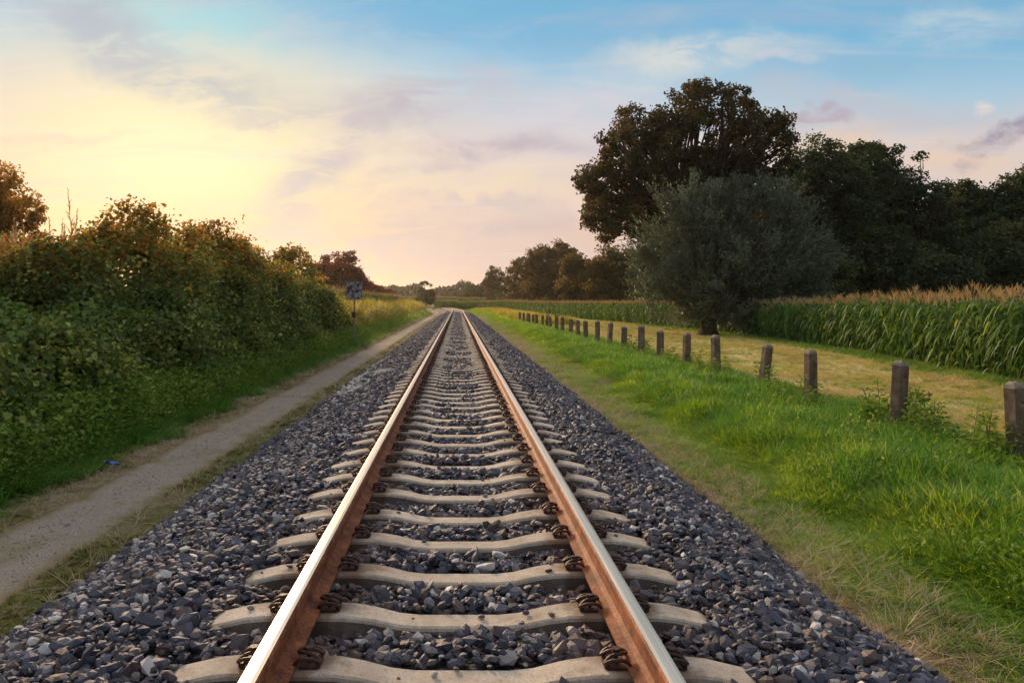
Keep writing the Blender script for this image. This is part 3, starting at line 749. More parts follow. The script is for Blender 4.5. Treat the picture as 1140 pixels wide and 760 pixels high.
def limbs(base, tips, r0, fork, lean=(0, 0)):
    """trunk from base up to the fork height, then one bent limb to every tip"""
    base = np.array(base, float); top_ = base + (lean[0], lean[1], fork)
    top2 = top_ + (lean[0], lean[1], fork * .9)
    parts = []
    pts = [base + (0, 0, -.3), base + (0, 0, .05), base + (lean[0] * .1, lean[1] * .1, fork * .25), base + (lean[0] * .5, lean[1] * .5, fork * .6), top_, (top_ + top2) / 2, top2]
    parts.append((*tube(pts, [r0 * 1.7, r0 * 1.35, r0, r0 * .9, r0 * .8, r0 * .55, r0 * .3], 8), 0))
    for tp in tips:
        q = rng.uniform(.0, .8); st = top_ * (1 - q) + top2 * q
        mid = st * .5 + tp * .5 + np.clip(rng.normal(0, .06, 3), -.09, .09) * np.linalg.norm(tp - st); mid[2] += .10 * np.linalg.norm((tp - st)[:2])
        rr = r0 * rng.uniform(.22, .42)
        P = spline(np.array([st, st * .6 + mid * .4 + rng.normal(0, .05, 3), mid, mid * .45 + tp * .55 + rng.normal(0, .1, 3), tp]), 2)
        parts.append((*tube(P, np.linspace(rr, rr * .15, len(P)), 5, False), 0))
        for _ in range(2):
            a = P[int(rng.integers(3, len(P) - 1))]; b = tp + np.clip(rng.normal(0, .3, 3), -.5, .5) - (0, 0, .3)
            parts.append((*tube([a, (a + b) / 2 + rng.normal(0, .08, 3), b], [rr * .4, rr * .28, rr * .1], 4, False), 0))
    return join(parts)

def tree(name, label, base, lobes, ncl, cr, per, leaf, mat, r0, fork, nl=24, group=None, shell=.45, up=.4, flat=.7, category='tree', bark='bark', lean=(0, 0), wide=.62, brown=None):
    base = np.array(base, float)
    root = obj(name, None, None, label=label, category=category)
    if group: root['group'] = group
    root.location = base
    lob = np.array(lobes, float)
    C, D = lobe_clusters(lob, ncl, shell)
    C = C[C[:, 2] > .3]; C[:, 2] -= cr * .5; ncl = len(C)
    k = rng.integers(0, ncl, ncl * per)
    P = C[k] + unit(rng.normal(0, 1, (len(k), 3))) * (rng.uniform(0, 1, len(k)) ** .45 * rng.uniform(.75, 1.12, len(k)))[:, None] * cr * 1.7 * np.array([1, 1, flat]) * rng.uniform(.55, 1.3, ncl)[k][:, None]
    ctr = lob[:, :3].mean(0)
    Nn = rng.normal(0, .75, (len(P), 3)) + unit(P - ctr) * .5 + np.array([0, 0, up])
    sh = rng.uniform(0, 1, ncl)
    rnd = np.clip(.45 * sh[k] + .55 * rng.uniform(0, 1, len(P)), 0, 1)
    P[:, 2] = np.maximum(P[:, 2], .1)
    obj('crown', leaves_mesh('crown', P, Nn, leaf * rng.uniform(.65, 1.35, len(P)), mat, wide, rnd=rnd), root)
    tips = C[rng.choice(ncl, min(nl, ncl), replace=False)]
    Vv, T, Qq, mi = limbs((0, 0, 0), tips, r0, fork, lean)
    obj('trunk', mesh_np('trunk', Vv, T, Qq, mats=[M[bark]], smooth=True), root)
    return root
def T_(px, d): return (px - HX) / F * d + CAMX
def Z_(py, d): return CAMZ + (HY - py) / F * d

# ------------------------------------------------------------------ hedge
def hedge(name, label, lobes, dens, leaf, mat, warm=None, thick=.45, category='hedge', stems=14, cut=None):
    L = np.array(lobes, float); base = np.array([L[:, 0].mean(), L[:, 1].mean(), float(gz(L[:, 0].mean(), L[:, 1].mean()))])
    area = 2 * np.pi * ((L[:, 3] * L[:, 4]) ** 1.6 + (L[:, 3] * L[:, 5]) ** 1.6 + (L[:, 4] * L[:, 5]) ** 1.6) ** (1 / 1.6)
    per = 22; nc_ = int(dens * area.sum() / per); kc = rng.choice(len(L), nc_, p=area / area.sum())
    dc = unit(rng.normal(size=(nc_, 3)))
    Sf = L[kc, :3] + dc * L[kc, 3:]
    lumpc = .55 * np.sin(Sf[:, 0] * 1.9 + 1.2 * np.sin(Sf[:, 2] * 1.7)) * np.sin(Sf[:, 1] * 1.5 + 1.4 * np.sin(Sf[:, 0] * 1.1)) + .45 * np.sin(Sf[:, 2] * 3.1 + 2 * np.sin(Sf[:, 1] * 1.3)) * np.sin(Sf[:, 1] * 2.7)
    rc = lumpc * .56 + .16 * np.sin(Sf[:, 1] * 4.3 + 1.5 * np.sin(Sf[:, 2] * 1.2)) * np.sin(Sf[:, 0] * 3.1 + 1) - np.abs(rng.normal(0, 1, nc_)) * thick * .55 + (rng.uniform(0, 1, nc_) < .06) * rng.uniform(0, .35, nc_)
    Cc = Sf + dc * rc[:, None]
    q_ = np.repeat(np.arange(nc_), per); n = len(q_); k, d, lump = kc[q_], dc[q_], lumpc[q_] * .12
    P = Cc[q_] + rng.normal(0, 1, (n, 3)) * np.array([.15, .17, .11]) * rng.uniform(.6, 1.3, nc_)[q_][:, None]
    tone = rng.uniform(0, 1, nc_)[q_]
    inside = np.zeros(n, bool)
    for j in range(len(L)):
        q = (((P - L[j, :3]) / L[j, 3:]) ** 2).sum(1); inside |= (q < .42)
    g = gz(P[:, 0], P[:, 1]); ok = (~inside) & (P[:, 2] > g + .03)
    P, d, k = P[ok], d[ok], k[ok]; n = len(P)
    Nn = d * .55 + rng.normal(0, .55, (n, 3)) + np.array([0, 0, .45])
    Tt = rng.normal(0, .6, (n, 3)) + np.array([0, 0, -.8])
    rnd = np.clip(rng.uniform(0, 1, n) * .55 + .35 * tone[ok] + .1 + lump[ok], 0, 1)
    sz = leaf * rng.uniform(.6, 1.3, n)
    root = obj(name, None, None, label=label, category=category); root.location = base
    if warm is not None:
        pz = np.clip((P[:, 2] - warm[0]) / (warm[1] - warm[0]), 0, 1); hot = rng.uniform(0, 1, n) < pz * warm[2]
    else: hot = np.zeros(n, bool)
    for m_, nm, mk in ((mat, 'foliage', ~hot), (M['hedgew'], 'glow_tinted_foliage', hot)):  # second set carries the orange glow painted on the upper leaves
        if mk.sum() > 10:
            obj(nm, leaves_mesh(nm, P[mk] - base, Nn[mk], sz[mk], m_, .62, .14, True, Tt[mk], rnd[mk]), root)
    parts = []
    for _ in range(stems):
        j = int(rng.integers(len(L))); a = np.array([L[j, 0] + rng.normal(0, .4), L[j, 1] + rng.normal(0, .6), base[2] - .2])
        b = L[j, :3] + unit(rng.normal(size=3) + (0, 0, .8)) * L[j, 3:] * .85
        parts.append((*tube(spline(np.array([a, a * .6 + b * .4 + rng.normal(0, .15, 3), b * .75 + a * .25 + rng.normal(0, .15, 3), b]), 2) - base, np.linspace(.035, .006, 7), 5, False), 0))
    Vv, T, Qq, mi = join(parts); obj('stems', mesh_np('stems', Vv, T, Qq, mats=[M['bark']], smooth=True), root)
    return root
hedge('bramble_mound', 'low bright green leafy mound at the left edge in front of the hedge',
      [(-7.7, 11.2, -.1, 1.5, 1.6, 1.55), (-7.3, 12.9, -.2, 1.35, 1.3, 1.6), (-7.0, 14.2, -.3, 1.0, 1.0, 1.45)], 620, .085, M['hedgeb'], category='bush')
hedge('overgrown_hedge', 'tall long hedge overgrown with creeper, its top glowing orange',
      [(-9.0, 14.4, 0, 1.5, 1.3, 1.75), (-7.8, 15.4, .1, 1.7, 1.4, 2.55), (-7.2, 17.6, .2, 1.7, 1.5, 3.25), (-7.2, 19.9, .1, 1.6, 1.3, 2.95), (-6.9, 22.0, .2, 1.7, 1.5, 3.45), (-6.9, 24.4, .1, 1.5, 1.3, 2.95), (-6.7, 26.4, 0, 1.5, 1.5, 3.0),
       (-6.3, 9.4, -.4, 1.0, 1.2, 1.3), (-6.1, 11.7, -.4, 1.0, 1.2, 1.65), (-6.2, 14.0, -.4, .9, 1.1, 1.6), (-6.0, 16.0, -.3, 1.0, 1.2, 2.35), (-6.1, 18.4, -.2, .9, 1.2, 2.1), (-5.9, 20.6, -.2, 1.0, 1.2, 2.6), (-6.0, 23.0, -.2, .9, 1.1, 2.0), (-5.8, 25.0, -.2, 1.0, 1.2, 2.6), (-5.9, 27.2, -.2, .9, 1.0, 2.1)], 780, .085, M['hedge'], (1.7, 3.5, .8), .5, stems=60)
hedge('rounded_bush', 'rounded creeper covered bush just beyond the long hedge',
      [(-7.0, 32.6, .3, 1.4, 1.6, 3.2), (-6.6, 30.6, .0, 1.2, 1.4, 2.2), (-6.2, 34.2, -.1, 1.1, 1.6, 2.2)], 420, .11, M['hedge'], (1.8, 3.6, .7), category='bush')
hedge('low_bush', 'smaller yellowish bush between the rounded bush and the sign',
      [(-7.0, 38.0, .1, 1.3, 1.7, 2.5), (-6.4, 40.2, -.1, 1.1, 1.5, 1.7), (-6.0, 37.4, -.2, .8, 1.2, 1.3)], 360, .11, M['hedge'], (.4, 2.6, .6), category='bush')

# ------------------------------------------------------------------ trees
tree('broadleaf_tree', 'broadleaf tree rising behind the hedge at the left edge', (T_(-6, 30), 30, -.9),
     [(-.2, 0, 6.6, 1.4, 1.5, 1.25), (.55, 0, 5.9, 1.2, 1.4, 1.1), (-1, .4, 6.0, 1.6, 1.6, 1.6), (.3, 0, 4.9, 1.5, 1.5, 1.1)], 130, .30, 130, .13, M['hedgew'], .14, 2.0, 40)  # crown takes the leaf with the orange light in its colour
hedge('dark_bush', 'dark bush under the broadleaf tree at the left edge', [(T_(10, 28), 28, 1.2, 1.9, 1.6, 2.7), (T_(50, 28), 28.5, .9, 1.2, 1.3, 2.1)], 160, .14, M['wood'], category='bush')
tree('red_glow_tree', 'round crowned tree behind the corn, red glow put into its leaves', (T_(376, 95), 95, .3),
     [(0, 0, 4.2, 3.3, 3, 3.6), (-1.2, 0, 3.5, 2.2, 2.4, 2.6), (1.6, 0, 3.2, 2.2, 2.2, 2.2)], 300, .42, 90, .26, M['redglow'], .3, 2.2, 26)
tree('red_glow_tree', 'low tree sloping down beside the round crowned tree, leaves coloured with the same red glow', (T_(418, 120), 120, .3),
     [(0, 0, 1.8, 3.2, 2.4, 2.0), (-2.6, 0, 2.4, 2.4, 2, 2.4)], 170, .4, 60, .28, M['redglow'], .2, .8, 16)
tree('lone_tree', 'small dark lone tree on the horizon beside the bend of the track', (T_(474, 210), 210, .6),
     [(0, 0, 4.0, 2.3, 2.2, 3.2), (-.5, 0, 2.2, 2.2, 2, 2.0), (.9, 0, 2.6, 1.8, 2, 2.2)], 90, .45, 55, .4, M['wood'], .25, 1.5, 14)
# big oak behind the willow
OX, OY = T_(765, 60), 60
tree('oak_tree', 'huge old oak with an open dark crown towering behind the willow', (OX, OY, -.5),
     [(T_(730, 60) - OX, 0, Z_(170, 60) + .5, 4.6, 4.5, 3.4), (T_(790, 60) - OX, 0, Z_(150, 60) + .5, 4.8, 4.6, 3.9), (T_(835, 60) - OX, 0, Z_(165, 60) + .5, 3.0, 3.6, 3.2),
      (T_(690, 60) - OX, -.5, Z_(195, 60) + .5, 3.2, 3.6, 2.4), (T_(672, 60) - OX, 0, Z_(225, 60) + .5, 2.4, 2.8, 2.6), (T_(660, 60) - OX, 0, Z_(200, 60) + .5, 1.6, 2.0, 1.3), (T_(862, 60) - OX, 0, Z_(150, 60) + .5, 1.6, 2.0, 1.8), (T_(700, 60) - OX, 0, Z_(245, 60) + .5, 3.0, 3.2, 1.6),
      (T_(770, 60) - OX, 0, Z_(215, 60) + .5, 5.4, 4, 3.6), (T_(795, 60) - OX, 0, Z_(110, 60) + .5, 3.0, 3, 1.7), (T_(720, 60) - OX, 0, Z_(140, 60) + .5, 2.6, 2.6, 1.9), (T_(830, 60) - OX, 0, Z_(230, 60) + .5, 4.5, 4, 3.5)],
     660, .40, 105, .25, M['oak'], .62, 4.2, 190, shell=.3, up=.3, flat=.85)
# willow
WX, WY = T_(788, 48), 48
def willow():
    base = np.array([WX, WY, float(gz(WX, WY))])
    root = obj('willow_tree', None, None, label='bushy grey green willow with a short thick trunk in front of the oak', category='tree'); root.location = base
    lob = np.array([((px - 788) / F * WY, dyy, Z_(py, WY) - base[2], r, r * 1.15, r * .95) for px, py, r, dyy in
        ((738, 280, 1.7, 0), (738, 312, 1.3, .3), (762, 240, 1.6, 0), (800, 236, 1.9, .2), (848, 228, 1.9, 0), (882, 255, 1.7, .2), (893, 292, 1.7, 0), (872, 325, 1.7, -.3), (828, 335, 1.8, -.8), (784, 330, 1.7, -.8),
         (760, 335, 1.2, 0), (816, 285, 2.8, -.6), (772, 280, 2.4, -.4), (852, 285, 2.6, -.5), (905, 268, 1.0, .4), (748, 222, .8, 0), (826, 215, 1.0, .3), (866, 214, .8, .2), (902, 330, 1.2, .3), (780, 212, .7, 0), (838, 346, 1.1, -.2), (880, 342, 1.0, .2))])
    # leafy sprays fan out and up from the middle
    nt, per = 290, 400
    C, D = lobe_clusters(lob, nt, .35)
    C[:, 1] *= .85
    org = np.array([.8, 0, 1.2]); dirr = unit(C - org) * .75 + rng.normal(0, .22, (nt, 3)) + np.array([0, 0, .38]); dirr = unit(dirr)
    ln = rng.uniform(.9, 1.9, nt); rd_ = rng.uniform(.30, .52, nt)
    k = np.repeat(np.arange(nt), per); t = rng.uniform(-.6, .6, len(k))
    tw = rng.integers(0, 16, len(k)); off_ = rng.normal(0, 1, (nt, 16, 3))[k, tw]           # sixteen twigs in every spray
    flare = (.45 + .9 * (t + .6))[:, None]
    P = C[k] + dirr[k] * (t * ln[k])[:, None] + off_ * rd_[k][:, None] * flare * .72 + rng.normal(0, .07, (len(k), 3))
    P[:, 2] -= ((t + .6) ** 2 * .28 * np.linalg.norm(off_, axis=1) * .6)
    Tt = dirr[k] + off_ * .35 + rng.normal(0, .4, (len(k), 3)); Nn = rng.normal(size=(len(k), 3)) + np.array([0, -.2, .3])
    ok = P[:, 2] > .2
    rnd = np.clip(.45 * rng.uniform(0, 1, nt)[k] + .15 + .4 * rng.uniform(0, 1, len(k)), 0, 1)
    obj('crown', leaves_mesh('crown', P[ok], Nn[ok], (.22 * rng.uniform(.7, 1.3, ok.sum())), M['willow'], .28, .08, False, Tt[ok], rnd[ok]), root)
    Vv, T, Qq, mi = limbs((0, 0, 0), C[rng.choice(nt, 50, replace=False)], .52, 1.5, (.1, 0))
    obj('trunk', mesh_np('trunk', Vv, T, Qq, mats=[M['barkw']], smooth=True), root)
willow()
# woodland behind the corn, tree by tree
def wood(px, d, top, halfw, label, n=330, leaf=.34, low=.0, mat='wood', name='woodland_tree', cr=.62, per=95, gap=.5, group='trees of the dark wood behind the corn'):
    b = np.array([T_(px, d), d, float(gz(min(T_(px, d), 1500), min(d, 400)))]); H = Z_(top, d) - b[2]; w_ = halfw * d / F
    lobes = [(0, 0, H * .62, w_ * .85, w_ * .8, H * .34), (-w_ * .45, -.3, H * .5, w_ * .6, w_ * .6, H * .33), (w_ * .45, .3, H * .52, w_ * .62, w_ * .6, H * .34),
             (rng.normal(0, .2) * w_, -.4, H * .84, w_ * .5, w_ * .5, H * .15), (-w_ * .3, -.5, H * .74, w_ * .45, w_ * .45, H * .18), (w_ * .35, -.2, H * .73, w_ * .42, w_ * .45, H * .17),
             (0, -.6, H * .26, w_ * .95, w_ * .7, H * .26)]
    return tree(name, label, b, lobes, n, cr, per, leaf, M[mat], H * .022, H * .3, 40, group, gap, .35)
wood(912, 78, 146, 62, 'tall dark woodland tree directly right of the oak', 520)
wood(962, 84, 150, 58, 'broad domed woodland tree with the highest crown of the wood', 520)
wood(1022, 80, 168, 46, 'thinner woodland tree with sky showing through its open crown', 120)
wood(1075, 84, 196, 52, 'rounded woodland tree right of the open crowned tree', 420)
wood(1120, 80, 192, 46, 'dark woodland tree close to the right edge', 420)
wood(1158, 78, 166, 36, 'tallest dark tree cut off by the right edge', 360)
wood(1085, 100, 215, 80, 'wide dark tree filling the back of the wood', 420, .45, cr=.8)
wood(950, 102, 200, 90, 'wide dark tree in the back of the wood behind the willow', 420, .45, cr=.8)
wood(860, 90, 215, 60, 'dark tree between the oak and the wood', 380, .4, cr=.7)
for px, top, hw, lab in ((905, 272, 48, 'low dark bush under the wood beside the willow'), (985, 248, 60, 'low dark bush under the domed woodland tree'), (1050, 280, 40, 'low dark bush under the open crowned tree'), (1118, 240, 62, 'low dark bush under the wood near the right edge')):
    wood(px, 71 + (px % 7), top, hw, lab, 230, .34, name='woodland_bush', cr=.75, group='bushes at the foot of the dark wood')
# trees left of the willow
wood(690, 118, 272, 42, 'yellowish green tree below the oak, left of the willow', 240, .42, mat='mid', name='field_tree', cr=.7, group='trees beyond the corn')
wood(655, 126, 280, 36, 'olive coloured tree under the low oak branches', 200, .42, mat='mid', name='field_tree', cr=.7, group='trees beyond the corn')
wood(614, 165, 266, 38, 'tall rounded brown tree behind the far corn', 360, .45, mat='mid', name='field_tree', cr=.75, group='trees beyond the corn')
wood(583, 190, 284, 22, 'narrower brown tree left of the tall rounded one', 130, .45, mat='mid', name='field_tree', cr=.7, group='trees beyond the corn')
wood(556, 230, 293, 17, 'small upright brown tree left of the field trees', 80, .5, mat='mid', name='field_tree', cr=.7, group='trees beyond the corn')
wood(532, 275, 313, 26, 'low dark bush by the bend of the track', 80, .5, mat='wood', name='field_bush', cr=.7, group='trees beyond the corn')
wood(588, 215, 308, 34, 'low dark bush at the foot of the brown trees', 120, .5, mat='wood', name='field_bush', cr=.7, group='trees beyond the corn')
wood(728, 105, 268, 30, 'dark tree wedged behind the left side of the willow', 200, .42, mat='wood', name='field_tree', cr=.7, group='trees beyond the corn')
# far-off wood on the horizon: one mass
n = 60000; a = rng.uniform(-.30, .75, n); d = rng.uniform(430, 470, n); x = a * d
hgt = 10.5 + 1.6 * np.sin(a * 41) + 1.2 * np.sin(a * 97 + 1) + .9 * np.sin(a * 211) + 1.2 * np.exp(-((a + .02) / .05) ** 2) + 4 * sst(a, .05, .25)
P = np.stack([x, d, -1 + hgt * np.sqrt(rng.uniform(0, 1, n)) * rng.uniform(.85, 1.03, n) + .8], 1)
P[:, 2] = np.where(rng.uniform(0, 1, n) < .45, P[:, 2] * .6, P[:, 2])
obj('far_wood', leaves_mesh('far_wood', P, rng.normal(size=(n, 3)) + (0, -.4, .4), rng.uniform(1.0, 2.0, n), M['farw'], .8), kind='stuff', label='dark distant wood along the horizon')

# ------------------------------------------------------------------ corn
def ribbon(P, wd, nrm):
    P = np.asarray(P); k = len(P); V = []
    for p, w_ in zip(P, wd): V += [p - nrm * w_ / 2, p + nrm * w_ / 2]
    return np.array(V), None, [(2 * i, 2 * i + 1, 2 * i + 3, 2 * i + 2) for i in range(k - 1)]
def corn_parts(seed):
    r = np.random.default_rng(seed); H = 2.05
    st = tube([(0, 0, 0), (0, .01, .8), (.01, 0, 1.5), (0, 0, H)], [.016, .014, .011, .006], 5)
    lv = []; rn = []
    for i in range(12):
        z = .22 + i * .145; a = (i % 2) * math.pi + r.normal(0, .45) + seed
        Ln = r.uniform(.62, .88) * (1.0 if 2 < i < 10 else .75); dr = np.array([math.cos(a), math.sin(a), 0]); n_ = np.array([-math.sin(a), math.cos(a), r.normal(0, .2)])
        t = np.linspace(0, 1, 7); rise = r.uniform(.22, .5); drop = r.uniform(.45, .95)
        P = np.array([0, 0, z]) + dr * (Ln * (t ** .9))[:, None] * .62 + np.array([0, 0, 1]) * (Ln * (rise * np.sin(t * 2.0) * 1.1 - drop * t ** 2.4))[:, None]
        wd = .085 * np.sin(np.clip(t * .92 + .12, 0, 1) * math.pi) ** .7 + .004
        v = ribbon(P, wd, n_); lv.append((*v, 0)); rn += [r.uniform(0, 1)] * len(v[0])
    ts = []
    ts.append((*tube([(0, 0, H - .02), (0, 0, H + .28)], [.006, .003], 4), 1))
    for i in range(7):
        a = r.uniform(0, 6.28); L_ = r.uniform(.12, .24); b = np.array([math.cos(a) * .55, math.sin(a) * .55, 1]) * L_
        ts.append((*tube([(0, 0, H + .02 + i * .012), np.array([0, 0, H + .03 + i * .012]) + b * .6, np.array([0, 0, H + i * .012]) + b], [.004, .0048, .002], 3), 1))
    return st, lv, rn, ts
CORN = []
for k in range(5):
    st, lv, rn, ts = corn_parts(k)
    a = join(lv); b = join(ts)
    sm = mesh_np('stalk', st[0], st[1], st[2], mats=[M['corn']], attrs={'rnd': np.full(len(st[0]), .6)})
    lm = mesh_np('leaves', a[0], a[1], a[2], mats=[M['corn']], attrs={'rnd': rn})
    tm = mesh_np('tassel', b[0], b[1], b[2], mats=[M['tassel']], attrs={'rnd': rng.uniform(0, 1, len(b[0]))})
    allp = join([(st[0], st[1], st[2], 0), (a[0], a[1], a[2], 0), (b[0], b[1], b[2], 1)])
    jm = mesh_np('corn_all', allp[0], allp[1], allp[2], mats=[M['corn'], M['tassel']], midx=allp[3], attrs={'rnd': np.concatenate([np.full(len(st[0]), .6), rn, rng.uniform(0, 1, len(b[0]))])})
    CORN.append((sm, lm, tm, jm))
def corn_field(yy, xx, y0, y1, side, rows, step, seedrows=.72, jit=.06, clear=None):
    out = []
    ys = [y0]
    y = y0
    yl = np.arange(y0, y1, .02); xl = np.interp(yl, yy, xx)
    arc = np.concatenate([[0], np.cumsum(np.hypot(np.diff(yl), np.diff(xl)))])
    for r_ in range(rows):
        st = step * (1 + .35 * max(0, r_ - 2))
        q = np.arange(0, arc[-1], st); q = q + rng.normal(0, .03, len(q))
        y_ = np.interp(q, arc, yl); x_ = np.interp(y_, yy, xx) + side * (r_ * seedrows) + rng.normal(0, jit, len(q))
        out.append(np.stack([x_, y_, np.full(len(q), r_)], 1))
    return np.concatenate(out)
cr = corn_field(EYR, EXR, 6, 60, 1, 16, .17)
cr2 = corn_field(EYR, EXR, 60, 212, 1, 9, .26)
EYL = np.array([30, 44, 60, 100, 160, 230, 300]); EXL = np.array([-10.0, -8.8, -8.6, -9.0, -11.5, -20, -40])
cl = corn_field(EYL, EXL, 40, 230, -1, 9, .26)
# field beyond the bend
n = 7000; fx = rng.uniform(-75, 45, n); fy = rng.uniform(228, 262, n) + np.clip(fx, -80, 0) * -.15; far = np.stack([fx, fy, np.full(n, 3)], 1)
# deeper part of the right field
n = 2600; dy_ = rng.uniform(14, 110, n); dxx = np.interp(dy_, EYR, EXR) + rng.uniform(11, 26, n); deep = np.stack([dxx, dy_, np.full(n, 9)], 1)
CP = np.concatenate([cr, cr2, cl, far, deep])
CP = CP[~((np.abs(CP[:, 0] - WX) < 1.5) & (np.abs(CP[:, 1] - WY) < 2.0))]
nC = len(CP)
z = gz(CP[:, 0], np.minimum(CP[:, 1], 250))
z = np.where((CP[:, 1] > 225), .75, z)
sc = rng.normal(1.0, .055, nC); sc = np.where(CP[:, 0] < 0, sc * 1.04, sc)
sc = sc * (1 - .10 * sst(CP[:, 1], 25, 45) * (CP[:, 0] > 0))
rz = rng.uniform(0, 6.283, nC)
big_ = (CP[:, 2] == 0) & (CP[:, 0] > 0) & (CP[:, 1] > 16.5); order = np.argsort(np.where(big_, CP[:, 1], 1e9))[:300]
for i in order:
    sm, lm, tm, _ = CORN[int(rng.integers(5))]
    p = obj('corn_plant', sm, None, label='green corn plant with a pale tassel in the front row of the right field', category='corn plant', group='front row of corn behind the mown strip')
    p.location = (CP[i, 0], CP[i, 1], z[i]); p.rotation_euler = (float(rng.normal(0, .05)), float(rng.normal(0, .05)), rz[i]); p.scale = (sc[i],) * 3
    obj('leaves', lm, p); obj('tassel', tm, p)
kp = np.ones(nC, bool); kp[order] = False
rot = np.stack([rng.normal(0, .05, nC), rng.normal(0, .05, nC), rz], 1)
cprot = [proto('corn_source', c[3]) for c in CORN]
right_f = kp & (CP[:, 0] > 0) & (CP[:, 1] < 226); left_f = kp & (CP[:, 0] <= 0) & (CP[:, 1] < 226); far_f = kp & ~right_f & ~left_f
P3 = np.stack([CP[:, 0], CP[:, 1], z], 1)
for mk, nm, lab in ((right_f, 'corn_field', 'tall corn field with pale tassels right of the track'), (left_f, 'corn_field', 'corn field behind the sign left of the track'), (far_f, 'corn_field', 'far corn field beyond the bend of the track')):
    scatter(nm, P3[mk], rot[mk], sc[mk], cprot, label=lab)

# ------------------------------------------------------------------ grass and weeds
def tuft(seed, nb=16, rad=.07, wd=.007, bend=.5, mat='grass', spread=.35):
    r = np.random.default_rng(seed); pr, rn = [], []
    for _ in range(nb):
        a = r.uniform(0, 6.283); q = rad * math.sqrt(r.uniform()); b = np.array([math.cos(a) * q, math.sin(a) * q, 0])
        h = r.uniform(.55, 1.0); az = r.uniform(0, 6.283); dr = np.array([math.cos(az), math.sin(az), 0]); bd = r.uniform(.1, bend) * h
        t = np.array([0, .4, .75, 1.0])
        P = b + dr * (spread * t * .3 + bd * t ** 2)[:, None] + np.array([0, 0, 1]) * (h * (t - .28 * bd * t ** 2))[:, None]
        nrm = np.array([-dr[1], dr[0], 0]) * 1.0
        V = []
        wv_ = wd * np.array([1, .9, .6, .0])
        for p, w_ in zip(P[:3], wv_[:3]): V += [p - nrm * w_ / 2, p + nrm * w_ / 2]
        V.append(P[3]); pr.append((np.array(V), [(4, 5, 6)], [(0, 1, 3, 2), (2, 3, 5, 4)], 0)); rn += [r.uniform()] * 7
    j = join(pr); return mesh_np('tuft', j[0], j[1], j[2], mats=[M[mat]], attrs={'rnd': rn})
def protos(mat, n=5, **kw): return [proto('tuft_source', tuft(s * 11 + 3, mat=mat, **kw)) for s in range(n)]
gp_g, gp_d = protos('grass', rad=.12, wd=.024, bend=.9, nb=18), protos('grassd', rad=.12, wd=.022, bend=1.0, nb=20)
def clump(x, y, f): return .5 + .5 * np.sin(x * f + 1.3 * np.sin(y * f * .8)) * np.sin(y * f * .9 + 1.7 * np.sin(x * f * .6))
def rgrass(s0, s1, dens, grow):
    n = int((s1 - s0) * 4.3 * dens); o = rng.uniform(2.5, 6.8, n); s = rng.uniform(s0, s1, n)
    p = sst(o + .9 * (clump(o, s, 1.1) - .5), 2.35, 3.2) * (1 - sst(o, 6.1, 6.8)); k = rng.uniform(0, 1, n) < np.maximum(p, .05 * (o < 4)); o, s = o[k], s[k]
    h = (.05 + .20 * sst(o + .7 * (clump(o, s, 1.6) - .5), 3.1, 4.5)) * (.8 + .35 * clump(o, s, 2.3)) * rng.uniform(.7, 1.3, len(o)) * grow
    return o, s, h
gs = [rgrass(3.5, 14, 520, 1.0), rgrass(14, 30, 300, 1.1), rgrass(30, 70, 130, 1.25), rgrass(70, 170, 36, 1.7)]
o, s, h = [np.concatenate([g[i] for g in gs]) for i in range(3)]
P = gpos(o, s, -.01); n = len(o); wsc = .16 + h * .55
lush = rng.uniform(0, 1, n) < sst(o + .8 * (clump(o, s, .9) - .5), 3.5, 4.8) * .75 * (1 - sst(s, 30, 80))
scl3 = np.stack([wsc * 1.6, wsc * 1.6, h * 1.25], 1)
for mk, pr, lab in ((~lush, gp_g, 'bright green verge grass between the dry strip and the fence'), (lush, gp_d, 'lush darker grass along the fence posts')):
    scatter('verge_grass', P[mk], zrot(mk.sum(), .12), scl3[mk], pr, label=lab)
# low broad-leaved weeds mixed into the grass
LOWW = [proto('weed_source', leaves_mesh('verge_weed', *(lambda C: (C, rng.normal(0, .5, (len(C), 3)) + (0, 0, 1.0), rng.uniform(.018, .05, len(C))))(rng.normal(0, .13, (120, 3)) * (1, 1, .7) + (0, 0, .13)), M['weed'], .5, .12, True)) for _ in range(4)]
n = 1100; o = rng.uniform(3.5, 6.2, n); s = 4 + 46 * rng.uniform(0, 1, n) ** 1.2; k = rng.uniform(0, 1, n) < (clump(o, s, 1.3) > .5) * .6 + .12 + .3 * (o > 5.3)
o, s = o[k], s[k]; n = len(o)
scatter('verge_weeds', gpos(o, s, 0), zrot(n, .15), rng.uniform(.5, 1.2, n), LOWW, label='low leafy weeds mixed into the right verge grass')
# a few big arching tussocks
n = 170; o = rng.uniform(3.6, 5.7, n); s = 4.5 + 30 * rng.uniform(0, 1, n) ** 1.4
scatter('grass_tussocks', gpos(o, s, -.01), zrot(n, .08), rng.uniform(.36, .55, n)[:, None] * np.array([[1, 1, 1]]), protos('grassd', nb=60, rad=.22, wd=.014, bend=1.0, spread=.6), label='arching tussocks in the verge grass')
